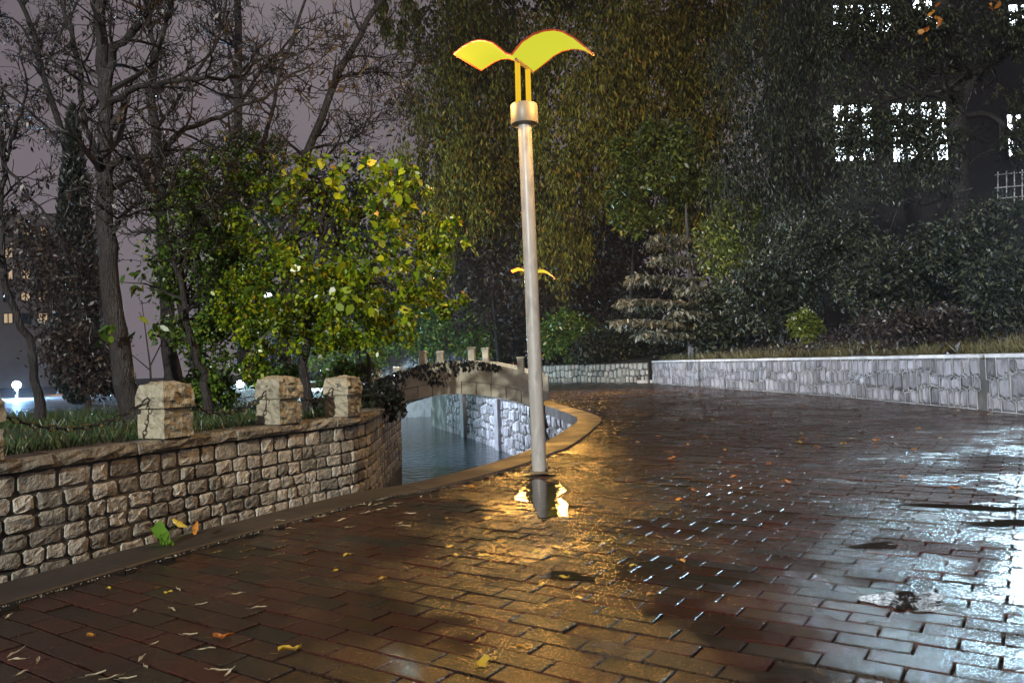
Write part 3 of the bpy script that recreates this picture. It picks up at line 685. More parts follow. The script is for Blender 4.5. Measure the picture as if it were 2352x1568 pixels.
# ------------------------------------------------------------------ trees on the left bank
Y = 11.8
bare_tree('tall bare tree with leaning dark trunk beside the nearest bollard', [
    ([at(318, 972, Y), at(290, 885, Y), at(262, 740, Y), at(246, 560, Y), at(238, 380, Y), at(243, 230, Y), at(236, 100, Y), at(224, -60, Y)], .17, .075),
    ([at(244, 215, Y), at(262, 120, Y-.1), at(310, 70, Y-.4), at(345, 20, Y-.8), at(380, -60, Y-1)], .07, .03),
    ([at(250, 238, Y), at(300, 210, Y-.3), at(345, 195, Y-.5), at(450, 178, Y-.8), at(555, 172, Y-.9), at(605, 130, Y-1), at(665, 120, Y-1.2)], .055, .016),
    ([at(252, 390, Y), at(285, 367, Y-.3), at(368, 353, Y-.5), at(395, 315, Y-.6), at(425, 295, Y-.7), at(505, 265, Y-.8), at(610, 220, Y-1), at(650, 180, Y-1), at(720, 145, Y-1.1)], .055, .015),
    ([at(255, 540, Y), at(300, 475, Y-.5), at(380, 445, Y-.8), at(425, 345, Y-1), at(480, 310, Y-1.1)], .04, .012),
    ([at(275, 500, Y), at(330, 482, Y-.3), at(440, 480, Y-.6)], .025, .008),
    ([at(240, 400, Y), at(205, 320, Y+.3), at(186, 240, Y+.5), at(182, 140, Y+.6), at(165, 80, Y+.7), at(140, -20, Y+.8)], .06, .03),
], 101, kids=(12, 6, 4), leafn=500)
bare_tree('slim dark bare tree at the left edge leaning to the right', [
    ([at(92, 960, 12.6), at(79, 847, 12.6), at(66, 780, 12.6), at(22, 690, 12.5), at(9, 616, 12.4), at(3, 517, 12.4), at(10, 400, 12.3), at(5, 300, 12.3)], .075, .03),
    ([at(8, 330, 12.4), at(18, 380, 12.3), at(50, 430, 12), at(120, 515, 11.8)], .03, .016),
    ([at(15, 370, 12.3), at(52, 240, 12), at(60, 170, 11.8), at(40, 90, 11.6)], .03, .01),
    ([at(70, 800, 12.6), at(110, 740, 12.8), at(135, 650, 13)], .025, .008),
], 102, kids=(8, 5, 3), leafn=700)
bare_tree('bare tree with an upright forked crown behind the leaning trunk', [
    ([at(400, 900, 17), at(375, 620, 17), at(370, 440, 17), at(355, 300, 17), at(350, 180, 17), at(358, 110, 17)], .17, .09),
    ([at(357, 120, 17), at(340, 40, 17), at(335, -60, 17)], .06, .03), ([at(357, 120, 17), at(380, 60, 16.8), at(415, -60, 16.6)], .06, .03),
    ([at(372, 480, 17), at(320, 380, 17.3), at(280, 260, 17.5)], .05, .015), ([at(356, 300, 17), at(430, 200, 16.8), at(500, 90, 16.5), at(520, -30, 16)], .05, .02),
], 103, kids=(12, 7, 4), leafn=500)
bare_tree('tall thin straight bare tree right of the forked one', [
    ([at(560, 850, 19), at(548, 420, 19), at(545, 200, 19), at(548, 60, 19), at(540, -60, 19)], .15, .08),
    ([at(548, 240, 19), at(590, 175, 18.8), at(640, 120, 18.6), at(700, 60, 18.4)], .05, .018), ([at(548, 120, 19), at(500, 40, 19), at(470, -50, 19)], .04, .018),
], 104, kids=(14, 7, 4), leafn=300)
bare_tree('bare tree with a long limb slanting up to the right', [
    ([at(655, 880, 15.5), at(660, 640, 15.5), at(690, 420, 15.5), at(720, 315, 15.5), at(760, 225, 15.5), at(780, 160, 15.5), at(825, 85, 15.5), at(900, -30, 15.5)], .13, .05),
    ([at(665, 560, 15.5), at(600, 400, 15.3), at(635, 200, 15.2), at(670, 100, 15.1), at(705, -10, 15)], .06, .025),
    ([at(712, 340, 15.5), at(800, 325, 15.2), at(850, 270, 15), at(858, 200, 14.9)], .035, .012), ([at(770, 190, 15.5), at(840, 160, 15.4), at(930, 190, 15.2)], .03, .01),
], 105, kids=(13, 7, 4), leafn=500)
bare_tree('bare spreading tree far left with dry leaves', [
    ([at(200, 900, 22), at(190, 600, 22), at(150, 330, 22), at(95, 160, 22), at(78, 80, 22), at(35, -20, 22)], .16, .06),
    ([at(95, 170, 22), at(50, 60, 22), at(-20, 30, 22)], .05, .02), ([at(150, 330, 22), at(60, 250, 22), at(-20, 180, 22)], .05, .02), ([at(100, 160, 22), at(150, 60, 22), at(200, -40, 22)], .05, .02),
], 106, kids=(10, 6, 4), leafn=2500)
# cypress
rs = np.random.RandomState(9); cb = at(180, 940, 22); top = at(166, 262, 22); H = top.z-cb.z
cy = tag(empty('cypress_tree', cb), 'narrow dark cypress behind the leaning trunk', 'tree')
bb = B(); bb.tube([cb, cb+Vector((0, 0, H*.9))], [.14, .03], 7); bb.build('trunk', M['bark'], cy)
n = 15000; h = rs.rand(n); R_ = .72*np.minimum(1, (1-h)*1.6)**.7*(0.75+.25*rs.rand(n))*np.minimum(1, h*12+.3); a = rs.rand(n)*6.283
P = np.c_[cb.x+R_*np.cos(a)*rs.rand(n)**.3, cb.y+R_*np.sin(a)*rs.rand(n)**.3, cb.z+.15+h*H]
leaves('crown', P, .17, M['leaf_cyp'], cy, rs, .35, -1.6)
# yellow-green tree
Y = 12.6
yb = wall_at(700, 968, 1.3)[0]
leafy_tree('bright yellow-green broadleaf tree leaning over the canal wall', at(705, 940, Y), [at(705, 945, Y), at(700, 830, Y), at(715, 700, Y), at(735, 560, Y), at(750, 440, Y)],
    [ell(760, 470, Y, 170, 120, w=.55), ell(880, 510, Y, 150, 100, w=.6), ell(960, 610, Y, 100, 90, w=.7), ell(700, 640, Y, 170, 110, w=1.4), ell(830, 690, Y, 150, 80, w=1.2), ell(650, 740, Y, 110, 70, w=.9), ell(740, 785, Y, 110, 35, w=.6), ell(870, 760, Y, 100, 50, w=.6), ell(600, 830, Y, 60, 50, w=.4), ell(1010, 690, Y, 70, 50, w=.4), ell(560, 700, Y, 100, 90, w=.7), ell(640, 400, Y, 90, 90, w=.3), ell(830, 390, Y, 110, 60, w=.16), ell(1010, 540, Y, 70, 60, w=.22), ell(560, 520, Y, 70, 80, w=.22), ell(940, 430, Y, 70, 50, w=.12)],
    19000, .074, 'leaf_yel', 201, 'broadleaf_tree', .6, .7, 520, .15, r0=.09, nlimb=22,
    extra=[('large_leaves', [ell(760, 400, Y-.9, 170, 70, .4), ell(930, 470, Y-.9, 110, 80, .4), ell(700, 650, Y-1.2, 150, 120, .4), ell(880, 650, Y-1.1, 130, 90, .4)], 520, .135, 'leaf_yel')])
leafy_tree('dense dark green tree between the bare trunks and the yellow tree', at(470, 930, 15.5), [at(485, 950, 15), at(440, 800, 15.3), at(415, 680, 15.5), at(440, 500, 15.5)],
    [ell(500, 470, 15.5, 140, 130, w=1.2), ell(430, 600, 15.5, 120, 120, w=1), ell(560, 640, 15.5, 120, 140, w=1.2), ell(470, 760, 15.5, 110, 80, w=.8), ell(580, 380, 15.8, 90, 80, w=.6)], 20000, .10, 'leaf_green', 202, 'broadleaf_tree', .5, .4, 200, .22, r0=.11, nlimb=14)
leafy_tree('reddish withered shrub standing in the blue light left of the leaning trunk', at(200, 935, 17), [at(200, 945, 17), at(195, 860, 17), at(190, 720, 17)],
    [ell(120, 640, 18, 110, 90, w=1), ell(190, 800, 17, 110, 80, w=1), ell(95, 560, 19, 90, 60, w=.8), ell(250, 870, 16.5, 70, 40, w=.5)], 9000, .11, 'leaf_brown', 203, 'shrub', .4, .8, 130, .25, r0=.06, cat='shrub')
for k, (u, v, Yk, ru, rv, lab) in enumerate(((640, 875, 14, 70, 45, 'low leafy shrub just behind the middle bollard'), (480, 890, 13.5, 60, 50, 'leafy shrub right behind the nearest bollard'), (800, 865, 16.5, 70, 45, 'dark shrub behind the far bollard'))):
    leafy_tree(lab, at(u, v+rv, Yk), [at(u, v+rv, Yk), at(u+5, v, Yk), at(u-4, v-rv*.6, Yk)], [ell(u, v, Yk, ru, rv)], 2200, .09, 'leaf_green', 210+k, 'shrub', .5, .3, 60, .25, r0=.03, cat='shrub', nlimb=5)
# a few saplings' stems
bare_tree('thin crooked stem leaning between the nearest and the middle bollard', [([at(480, 955, 12.4), at(468, 880, 12.5), at(430, 740, 12.6), at(412, 640, 12.7), at(390, 560, 12.8)], .07, .03)], 107, kids=(6, 4, 2), maxlev=2)
bare_tree('pair of thin dark stems under the yellow tree near the far bollard', [([at(842, 935, 16), at(846, 860, 16), at(838, 780, 16), at(850, 700, 16)], .05, .02), ([at(846, 860, 16), at(815, 800, 16), at(800, 740, 16)], .03, .01)], 108, kids=(5, 3, 2), maxlev=2)
# big bright leaves on a young plant right of the trunk
rs = np.random.RandomState(15); yp = at(350, 955, 11.4); sap = tag(empty('young_plant', yp), 'young plant with large drooping green leaves right of the leaning trunk', 'plant')
bb = B(); bb.tube([yp, at(345, 840, 11.4), at(325, 690, 11.4)], [.02, .014, .005], 5); bb.tube([at(345, 840, 11.4), at(400, 730, 11.4)], [.012, .004], 5); bb.tube([at(345, 850, 11.4), at(250, 770, 11.4)], [.01, .004], 5); bb.build('stem', M['twig'], sap)
P = cloud(rs, [ell(320, 650, 11.3, 30, 30, .2), ell(340, 745, 11.3, 60, 40, .2), ell(245, 765, 11.3, 30, 20, .2), ell(410, 790, 11.3, 50, 60, .3)], 70, 26, .3); tag(leaves('leaf_cluster', P, .14, M['leaf_green'], sap, rs, .5, 1.0), kind='stuff')
# bridge ivy, dark leaves also modelled for leaf shadows; creeper on wall corner
rs = np.random.RandomState(77); iv = tag(empty('ivy', Vector(bpt(.1, -.05, .6))), 'dark ivy and leaf shadow shapes over the left half of the bridge side', 'plant')
P = []
for k in range(620):
    t = abs(rs.normal(0, .16))+.0 if rs.rand() < .6 else rs.uniform(.3, .78)
    zt = ztop(min(t, 1)); drop = rs.rand()**1.7*(.85 if t < .22 else (.62*math.exp(-((t-.42)/.12)**2)+.22))
    P.append(bpt(t, -.03-.05*rs.rand(), zt+.04-drop))
leaves('crown', np.array(P), .15, M['leaf_ivy'], iv, rs, .6, 1.4)
bb = B()
for k in range(9):
    t = rs.uniform(-.02, .7); bb.tube([bpt(t, -.012, ztop(t)-.01), bpt(t+.02, -.014, ztop(t)-.25), bpt(t+.05, -.012, ztop(t)-.5)], .006, 4, False)
tag(bb.build('stem', M['twig'], iv), kind='stuff')
iv2 = tag(empty('ivy', Vector((-2.55, 13.6, ZL))), 'dark leafy creeper on the dark wall corner beside the bridge end', 'plant')
cpos = Vector((-2.55, 13.6, ZL)); P = cloud(rs, [(tuple(cpos+Vector((0, 0, .22))), (.5, .6, .26), 1), (tuple(cpos+Vector((.35, .35, .1))), (.22, .3, .32), .6), (tuple(cpos+Vector((-.5, -.9, .1))), (.3, .5, .12), .4)], 1300, 60, .3)
leaves('crown', P, .10, M['leaf_ivy'], iv2, rs, .6, .5)
bb = B(); bb.tube([cpos, cpos+Vector((.1, .1, .3)), cpos+Vector((.3, .2, .35)), cpos+Vector((.45, .3, 0))], .015, 5); bb.build('stem', M['twig'], iv2)

# lawn grass on the left bank, dry grass above the right wall
rs = np.random.RandomState(4); n = 16000
tt = rs.uniform(T0-.6, LW.L-.2, n); dd = .36+rs.rand(n)**1.5*9; P = []
for a, d in zip(tt, dd):
    p, _ = LW.pos(a, -d); P.append((p.x+rs.normal(0, .05), p.y+rs.normal(0, .05), ZL-.05))
go = leaves('lawn_grass', np.array(P), .13, M['grass'], None, rs, .09, -1.7, .5, loc=(0, 0, 0)); tag(go, 'short dark grass on the left bank behind the bollards', 'grass', kind='stuff')
n = 15000; tt = rs.uniform(0, TR2, n); dd = .42+rs.rand(n)**1.3*2.4; P = []
for a, d in zip(tt, dd):
    p, _ = RW.pos(a, -d); cl = math.sin(a*1.3)+math.sin(a*2.9+1)
    if cl > -.9+rs.rand()*.8: P.append((p.x, p.y, ZR-.04+.16*max(0, d-1)))
go = leaves('dry_grass', np.array(P), .30, M['drygrass'], None, rs, .06, -1.5, .6, loc=(0, 0, 0)); tag(go, 'dry tufted grass along the top of the right wall', 'grass', kind='stuff')

n = 9000; tt = rs.uniform(0, TR2, n); dd = .8+rs.rand(n)*9; P = []
for a, d in zip(tt, dd):
    p, _ = RW.pos(a, -d); P.append((p.x+rs.normal(0, .1), p.y+rs.normal(0, .1), ZR+.02+.16*max(0, d-1)+rs.rand()*.25))
go = leaves('ground_cover', np.array(P), .17, M['leaf_brown'], None, rs, .42, .2, .5, loc=(0, 0, 0)); tag(go, 'withered ground cover on the hillside behind the right wall', 'ground cover', kind='stuff')
# ------------------------------------------------------------------ trees behind the path
def willow(label, u, Y, ells, n, seed, mat='leaf_willow', size=.30, trunk_v=870, lean=0, vert=2.2, name='willow_tree', r0=.16, aspect=.24, droop=2.2, sub=300, sr=.16, group=None):
    return leafy_tree(label, at(u, trunk_v, Y), [at(u, trunk_v, Y), at(u+lean*.3, 700, Y), at(u+lean*.7, 450, Y), at(u+lean, 200, Y)], ells, n, size, mat, seed, name, aspect, droop, sub, sr, vert, .45, r0=r0, nlimb=14, group=group)
willow('weeping olive tree behind the lamp head, left of the pole', 1150, 60, [ell(1060, 80, 60, 150, 160, w=1.2), ell(1020, 300, 60, 130, 160, w=1), ell(1120, 420, 58, 140, 170, w=1.2), ell(1180, 200, 60, 130, 190, w=1.2), ell(1000, 480, 58, 90, 110, w=.6), ell(920, 40, 60, 70, 70, w=.25)], 40000, 301, lean=-60, size=.44, droop=1.6, sub=250, sr=.19, aspect=.26)
willow('tall weeping olive tree right of the lamp pole', 1440, 50, [ell(1400, 60, 50, 180, 200, w=1.4), ell(1350, 330, 49, 150, 180, w=1.2), ell(1520, 250, 50, 170, 240, w=1.5), ell(1640, 80, 50, 160, 180, w=1.2), ell(1560, 460, 48, 120, 110, w=.9), ell(1290, 560, 50, 100, 110, w=.6)], 50000, 302, lean=30, size=.38, droop=1.6, sub=300, sr=.18, aspect=.26)
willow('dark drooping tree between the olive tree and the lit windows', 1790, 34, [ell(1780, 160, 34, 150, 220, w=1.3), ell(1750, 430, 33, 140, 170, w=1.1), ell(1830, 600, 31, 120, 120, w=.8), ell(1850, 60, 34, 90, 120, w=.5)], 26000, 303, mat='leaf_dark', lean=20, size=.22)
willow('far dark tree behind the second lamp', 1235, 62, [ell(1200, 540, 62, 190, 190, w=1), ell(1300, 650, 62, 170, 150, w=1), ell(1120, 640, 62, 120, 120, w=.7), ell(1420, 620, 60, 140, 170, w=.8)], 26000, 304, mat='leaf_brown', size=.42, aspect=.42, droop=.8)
# greener lit hanging branches in front of the willow
leafy_tree('green leafed young tree hanging in front of the dark hollow', at(1545, 840, 45), [at(1545, 840, 45), at(1550, 650, 45), at(1520, 420, 45)], [ell(1480, 330, 44, 80, 45, w=.8), ell(1500, 420, 44, 110, 50, w=1.2), ell(1470, 500, 43.5, 70, 35, w=.6), ell(1570, 340, 44, 90, 60, w=.8), ell(1640, 430, 44, 70, 60, w=.6)], 9500, .30, 'leaf_olive', 305, 'leafy_tree', .45, .8, 60, .26, r0=.1)
# hedge and shrubs behind the far wall
for k, (u, v, Yk, ru, rv, mt, lab) in enumerate(((985, 760, 62, 90, 75, 'leaf_green', 'green shrub lit cyan behind the bridge crown'), (1090, 760, 62, 70, 70, 'leaf_green', 'round green bush behind the bridge right of the crown'), (1165, 720, 63, 80, 80, 'leaf_dark', 'dark bush behind the lamp pole left side'),
        (1300, 770, 50, 70, 60, 'leaf_green', 'green bush on the far retaining wall beside the pole'), (1390, 800, 47, 70, 35, 'leaf_dark', 'low grey shrub on the far retaining wall'), (860, 790, 66, 60, 60, 'leaf_yel', 'small yellow shrub glowing behind the far bollard'), (770, 800, 66, 60, 60, 'leaf_yel', 'yellow leafed shrub far behind the middle bollard'))):
    leafy_tree(lab, at(u, v+rv, Yk), [at(u, v+rv, Yk), at(u+3, v, Yk), at(u, v-rv*.7, Yk)], [ell(u, v, Yk, ru, rv)], 5200, .0055*Yk, mt, 320+k, 'shrub', .45, .4, 80, .25, r0=.06, cat='shrub', nlimb=6)
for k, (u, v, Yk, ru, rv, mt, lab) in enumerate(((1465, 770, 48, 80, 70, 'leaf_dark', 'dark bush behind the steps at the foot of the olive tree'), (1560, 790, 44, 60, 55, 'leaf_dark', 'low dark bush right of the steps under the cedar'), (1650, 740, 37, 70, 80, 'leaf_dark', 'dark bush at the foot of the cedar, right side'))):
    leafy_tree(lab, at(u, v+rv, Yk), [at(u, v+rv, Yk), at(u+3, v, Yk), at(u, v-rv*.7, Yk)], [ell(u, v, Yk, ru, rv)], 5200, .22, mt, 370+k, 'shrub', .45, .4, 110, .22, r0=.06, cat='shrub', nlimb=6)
# cedar with layered pale boughs
ced = at(1590, 850, 38); rs = np.random.RandomState(33); ct = tag(empty('cedar_tree', ced), 'cedar with flat layered pale boughs above the steps', 'tree')
bb = B(); bb.tube([ced, at(1590, 700, 38), at(1580, 560, 38), at(1575, 470, 38)], [.22, .18, .1, .04], 8); P = []
for (u0, u1, v) in ((1420, 1590, 688), (1445, 1600, 634), (1500, 1640, 590), (1560, 1700, 660), (1540, 1690, 715), (1490, 1620, 545), (1410, 1560, 735), (1600, 1720, 600), (1470, 1590, 760)):
    a, c = at(u0, v, 37), at(u1, v+8, 38); bb.tube([at(1588, v+10, 38), a.lerp(c, .5)+Vector((0, 0, .1)), a], [.06, .04, .01], 5)
    for _ in range(1000):
        q = a.lerp(c, rs.rand()); P.append((q.x+rs.normal(0, .1), q.y+rs.normal(0, .7), q.z+rs.normal(0, .075)-.1))
bb.build('trunk', M['bark_pale'], ct); leaves('crown', np.array(P), .30, M['leaf_cedar'], ct, rs, .35, 1.0)
# hillside shrubs on the right
for k, (u, v, Yk, ru, rv, mt, n_, lab) in enumerate(((1760, 680, 29, 110, 90, 'leaf_dark', 5200, 'rounded dark shrub on the hillside above the wall, left of the other hillside shrubs'), (1900, 560, 27, 130, 100, 'leaf_dark', 7000, 'large dull green shrub on the hillside under the lit windows'), (2040, 650, 24, 130, 100, 'leaf_dark', 7000, 'broad dark shrub on the hillside left of the big trunk'),
        (2200, 590, 23, 150, 110, 'leaf_dark', 8000, 'dark shrub around the foot of the big trunk'), (2310, 660, 20, 90, 110, 'leaf_dark', 4500, 'dark shrub at the right edge above the wall'), (1850, 745, 24, 40, 34, 'leaf_olive', 1500, 'small bright green bush just above the right wall'), (2100, 750, 21, 130, 40, 'leaf_brown', 3500, 'low withered scrub above the right wall'), (1690, 560, 33, 90, 110, 'leaf_olive', 5000, 'tall olive shrub at the left end of the hillside'))):
    leafy_tree(lab, at(u, v+rv, Yk), [at(u, v+rv, Yk), at(u+3, v, Yk), at(u, v-rv*.7, Yk)], [ell(u, v, Yk, ru, rv)], n_, .15 if Yk < 28 else .19, mt, 340+k, 'shrub', .4, .5, 130, .2, r0=.05, cat='shrub', nlimb=8)
# big dark tree right, before the windows
Y = 25
bare_tree('big dark tree with heavy forking limbs in front of the lit building', [
    ([at(2200, 700, Y), at(2203, 520, Y), at(2203, 380, Y), at(2200, 260, Y), at(2185, 130, Y), at(2165, 20, Y), at(2155, -60, Y)], .34, .20),
    ([at(2204, 250, Y), at(2235, 175, Y-.2), at(2304, 125, Y-.5), at(2370, 80, Y-.7)], .20, .13), ([at(2206, 262, Y), at(2278, 267, Y-.4), at(2330, 318, Y-.7), at(2380, 400, Y-.8)], .11, .06),
    ([at(2198, 240, Y), at(2120, 215, Y-.5), at(2030, 235, Y-.8), at(1950, 300, Y-1)], .09, .03), ([at(2190, 150, Y), at(2120, 60, Y-.4), at(2050, -20, Y-.6)], .10, .05),
    ([at(2204, 420, Y), at(2130, 470, Y-.4), at(2060, 440, Y-.6)], .06, .02), ([at(2204, 400, Y), at(2260, 350, Y-.4), at(2330, 340, Y-.5)], .05, .02),
], 110, kids=(12, 6, 3), Ltw=2.6, leafn=0, up=-.03, name='large_tree')
rs = np.random.RandomState(61); big = [o for o in COL.objects if o.name.startswith('large_tree')][0]
P = cloud(rs, [ell(2080, 120, 25, 160, 110, w=1.2), ell(1960, 170, 25, 90, 70, w=.5), ell(2260, 60, 24, 110, 110, w=.6), ell(2050, 400, 24.5, 160, 60, w=.8), ell(2000, 300, 25, 110, 60, w=.35), ell(2160, 330, 24, 70, 70, w=.3), ell(2300, 480, 23, 80, 50, w=.5), ell(2330, 230, 24, 50, 60, w=.25), ell(1960, 305, 24, 75, 90, w=2.2), ell(2110, 300, 24, 90, 90, w=2.4), ell(1975, 45, 24, 100, 60, w=2.0), ell(2130, 40, 24, 70, 50, w=.8), ell(2340, 70, 23, 50, 70, w=.7), ell(2340, 310, 23, 45, 50, w=.5)], 38000, 1300, .16)
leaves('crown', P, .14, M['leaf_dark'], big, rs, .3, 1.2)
P = cloud(rs, [ell(2145, 30, 22, 25, 25, .3, .5), ell(2120, 75, 22, 20, 14, .3, .4), ell(2300, 15, 22, 40, 10, .3, .5)], 22, 9, .4); leaves('orange_leaves', P, .18, M['leaf_fall_o'], big, rs, .7, .6)
# far wood
rs = np.random.RandomState(88); ee = [ell(u, v, 78, 130, 130, 4, 1) for u in range(640, 2400, 130) for v in (810, 700, 500)]+[ell(u, v, 80, 140, 150, 4, 1) for u in range(1080, 1900, 140) for v in (300, 100, -60)]
fw = leaves('far_wood', cloud(rs, ee, 60000, 1500, .3), .70, M['leaf_dark'], None, rs, .5, .6, loc=(0, 0, 0)); tag(fw, 'dark far wood closing the view behind the trees', 'wood', kind='stuff')

# ------------------------------------------------------------------ buildings
def slabbox(bd, x0, x1, y0, y1, z0, z1): bd.hexa([(x0, y0, z0), (x1, y0, z0), (x1, y1, z0), (x0, y1, z0), (x0, y0, z1), (x1, y0, z1), (x1, y1, z1), (x0, y1, z1)])
YB = 50.0
off = tag(empty('lit_building', (32, YB, 3)), 'dark building with rows of bright white windows behind the right hand trees', 'building')
bd = B(); slabbox(bd, at(1880, 300, YB).x, 62, YB, YB+10, .3, 30); bd.build('wall', M['facade'], off)
def win(u0, u1, v0, v1, parent=off, mat='pane', Yw=YB, nx=3, ny=2):
    a, c = at(u0, v0, Yw), at(u1, v1, Yw); x0, x1, z1, z0 = a.x, c.x, a.z, c.z
    bb = B(); fr = .09 if Yw > 60 else .24
    for k in range(nx+1): xx = x0+(x1-x0)*k/nx; slabbox(bb, xx-fr/2, xx+fr/2, Yw-.14, Yw-.002, z0, z1)
    for k in range(ny+1): zz = z0+(z1-z0)*k/ny; slabbox(bb, x0, x1, Yw-.125, Yw-.012, zz-fr/2, zz+fr/2)
    w = bb.build('window', M['facade'], parent)
    for i in range(nx):
        for j in range(ny):
            b2 = B(); slabbox(b2, x0+(x1-x0)*i/nx+fr/2, x0+(x1-x0)*(i+1)/nx-fr/2, Yw-.06, Yw-.02, z0+(z1-z0)*j/ny+fr/2, z0+(z1-z0)*(j+1)/ny-fr/2); b2.build('pane', M[mat], w)
win(1908, 2010, 240, 372, nx=3, ny=3); win(2040, 2180, 236, 372, nx=4, ny=3); win(1905, 2050, 12, 78, nx=5, ny=2); win(2090, 2170, 0, 60, nx=3); win(2306, 2372, 262, 362); win(2310, 2400, 10, 118); win(2420, 2620, 235, 372, nx=5); win(2420, 2620, 0, 118, nx=5)
# white stair rail
rl = tag(empty('stair_rail', at(2330, 460, 30)), 'white stair railing at the right edge below the lit windows', 'railing'); 
for k, u in enumerate((2292, 2312, 2330, 2348, 2366)):
    bb = B(); bb.tube([at(u, 470-k*2, 30), at(u, 395-k*2, 30)], .022, 6); bb.build('post', M['rail'], rl)
for v in (400, 430, 455):
    bb = B(); bb.tube([at(2285, v+2, 29.9), at(2372, v-6, 29.9)], .02, 6); bb.build('rail', M['rail'], rl)
# flats far left
YF = 90.0; fl = tag(empty('apartment_block', at(70, 800, YF)), 'hazy beige apartment block far off at the left edge', 'building')
bd = B(); slabbox(bd, at(-60, 500, YF).x, at(128, 500, YF).x, YF, YF+12, .3, at(60, 492, YF).z); bd.build('wall', M['flat_wall'], fl)
for u in (-20, 20, 60, 100):
    for v in (520, 570, 620, 670, 720): win(u-11, u+11, v, v+22, fl, 'pane_warm' if (u+v) % 3 else 'facade', YF, 2, 1)
# pale hoarding beyond the bridge
YH = 70.0; hd = tag(empty('pale_hoarding', at(960, 850, YH)), 'pale wall lit cyan far behind the bridge', 'wall')
for k in range(7):
    a = at(780+k*42, 775, YH); bd = B(); slabbox(bd, a.x+.02, a.x+42*YH/FPX-.02, YH, YH+.12, .4, a.z); bd.build('panel', M['wall_pale'], hd)

# ------------------------------------------------------------------ lamps
def light(name, loc, col, e, parent, radius=.15, typ='POINT', aim=None, spot=120):
    d = bpy.data.lights.new(name, typ); d.energy = e; d.color = col; d.shadow_soft_size = radius
    if typ == 'SPOT': d.spot_size = R(spot); d.spot_blend = .6
    o = bpy.data.objects.new(name, d); o.location = Vector(loc)-parent_origin(parent)
    if aim is not None: o.rotation_euler = (Vector(aim)-Vector(loc)).to_track_quat('-Z', 'Y').to_euler()
    return link(o, parent)
YP = gz(1239, 1083, .03).y
def cp_(cx, cy, Y): return at((1750+cx/3.1357)*.574219, (60+cy/3.1357)*.574219, Y)
lb0 = gz(1239, 1083, .03)
lamp = tag(empty('street_lamp', lb0), 'tall grey street lamp with two glowing amber wings at the canal edge', 'street lamp', 'winged street lamps along the path')
ctop = at(1203, 240, YP); tilt = Vector((ctop.x-lb0.x, ctop.y-lb0.y, 0)); zc = ctop.z
def lp(z): f = (z-lb0.z)/(zc-lb0.z); return Vector((lb0.x+tilt.x*f, lb0.y, z))
bb = B(); bb.tube([lp(.03), lp(.5), lp(1.4), lp(2.6), lp(zc-.24)], [.092, .090, .088, .087, .085], 24); smooth_by_angle(bb.build('pole', M['pole'], lamp))
bb = B(); bb.lathe(lp(.032), [(.20, 0), (.20, .012), (.19, .016), (.095, .016)], 24); smooth_by_angle(bb.build('base_plate', M['plate'], lamp))
for k in range(4):
    a = .6+k*math.pi/2; q = lp(.048)+Vector((.15*math.cos(a), .15*math.sin(a), 0)); bb = B(); bb.lathe(q, [(.018, 0), (.018, .02), (.010, .02), (.010, .045)], 6); bb.build('bolt', M['iron'], lamp)
bb = B(); bb.lathe(lp(zc-.27), [(.10, 0), (.165, .015), (.172, .03), (.172, .245), (.165, .262), (.05, .268)], 28); smooth_by_angle(bb.build('collar', M['collar'], lamp))
YA, YBk = YP-.30, YP+.28
seamA, seamB = cp_(930, 508, YA), cp_(1200, 722, YBk)
curves = {'R': ([(930, 508), (1060, 345), (1200, 255), (1330, 208), (1450, 195), (1560, 215), (1700, 290), (1850, 410), (1955, 505)], [(1200, 722), (1330, 625), (1450, 525), (1560, 462), (1680, 434), (1760, 434), (1840, 452), (1900, 480), (1950, 512)], -.55, -.55-.45),
          'L': ([(930, 508), (860, 490), (800, 440), (700, 360), (600, 330), (520, 325), (430, 345), (310, 410), (205, 495)], [(1160, 700), (1080, 640), (985, 585), (900, 552), (800, 558), (720, 590), (640, 640), (590, 672), (545, 700)], .35, .30)}
for sgn, (up_, lo, dA, dB) in curves.items():
    n = len(up_); G = []; m = 6
    for k in range(n):
        f = k/(n-1); a = cp_(up_[k][0], up_[k][1], YA+dA*f); c = cp_(lo[k][0], lo[k][1], YBk+dB*f)
        G.append([a.lerp(c, j/m) for j in range(m+1)])
    vs = []; fs = []
    for lay in (0, 1):
        for r_ in G:
            for p in r_: vs.append(tuple(p+Vector((0, 0, .018*lay))))
    w = m+1; h_ = n*w
    for i in range(n-1):
        for j in range(m):
            q = (i*w+j, i*w+j+1, (i+1)*w+j+1, (i+1)*w+j); fs += [q, tuple(x+h_ for x in reversed(q))]
    wg = mesh('wing', vs, fs, M['wing'], lamp, smooth=True)
    for edge in (0, m):
        bb = B(); bb.tube([G[i][edge]+Vector((0, 0, .008)) for i in range(n)], .012, 6); bb.build('rim', M['wing_edge'], wg)
    bb = B(); bb.tube([p+Vector((0, 0, .008)) for p in G[-1]], .012, 6); bb.build('rim', M['wing_edge'], wg)
for (cx0, cy0, cx1, cy1, Yr) in ((1003, 575, 1015, 1118, YP-.12), (1132, 690, 1145, 1118, YP+.10)):
    bb = B(); bb.tube([cp_(cx1, cy1, Yr), cp_(cx0, cy0, Yr)], .034, 12); smooth_by_angle(bb.build('rod', M['rod'], lamp))
bb = B(); bb.tube([cp_(985, 560, YA+.08), cp_(1190, 712, YBk-.02)], .022, 8); bb.build('ridge_bracket', M['plate'], lamp)
LC = lp(zc)+Vector((.05, -.1, .62))
light('amber_light', lp(zc)+Vector((-.85, .15, .36)), (1.0, .52, .12), 330, lamp, .28)
light('amber_light', lp(zc)+Vector((1.05, -.5, .34)), (1.0, .52, .12), 330, lamp, .28)
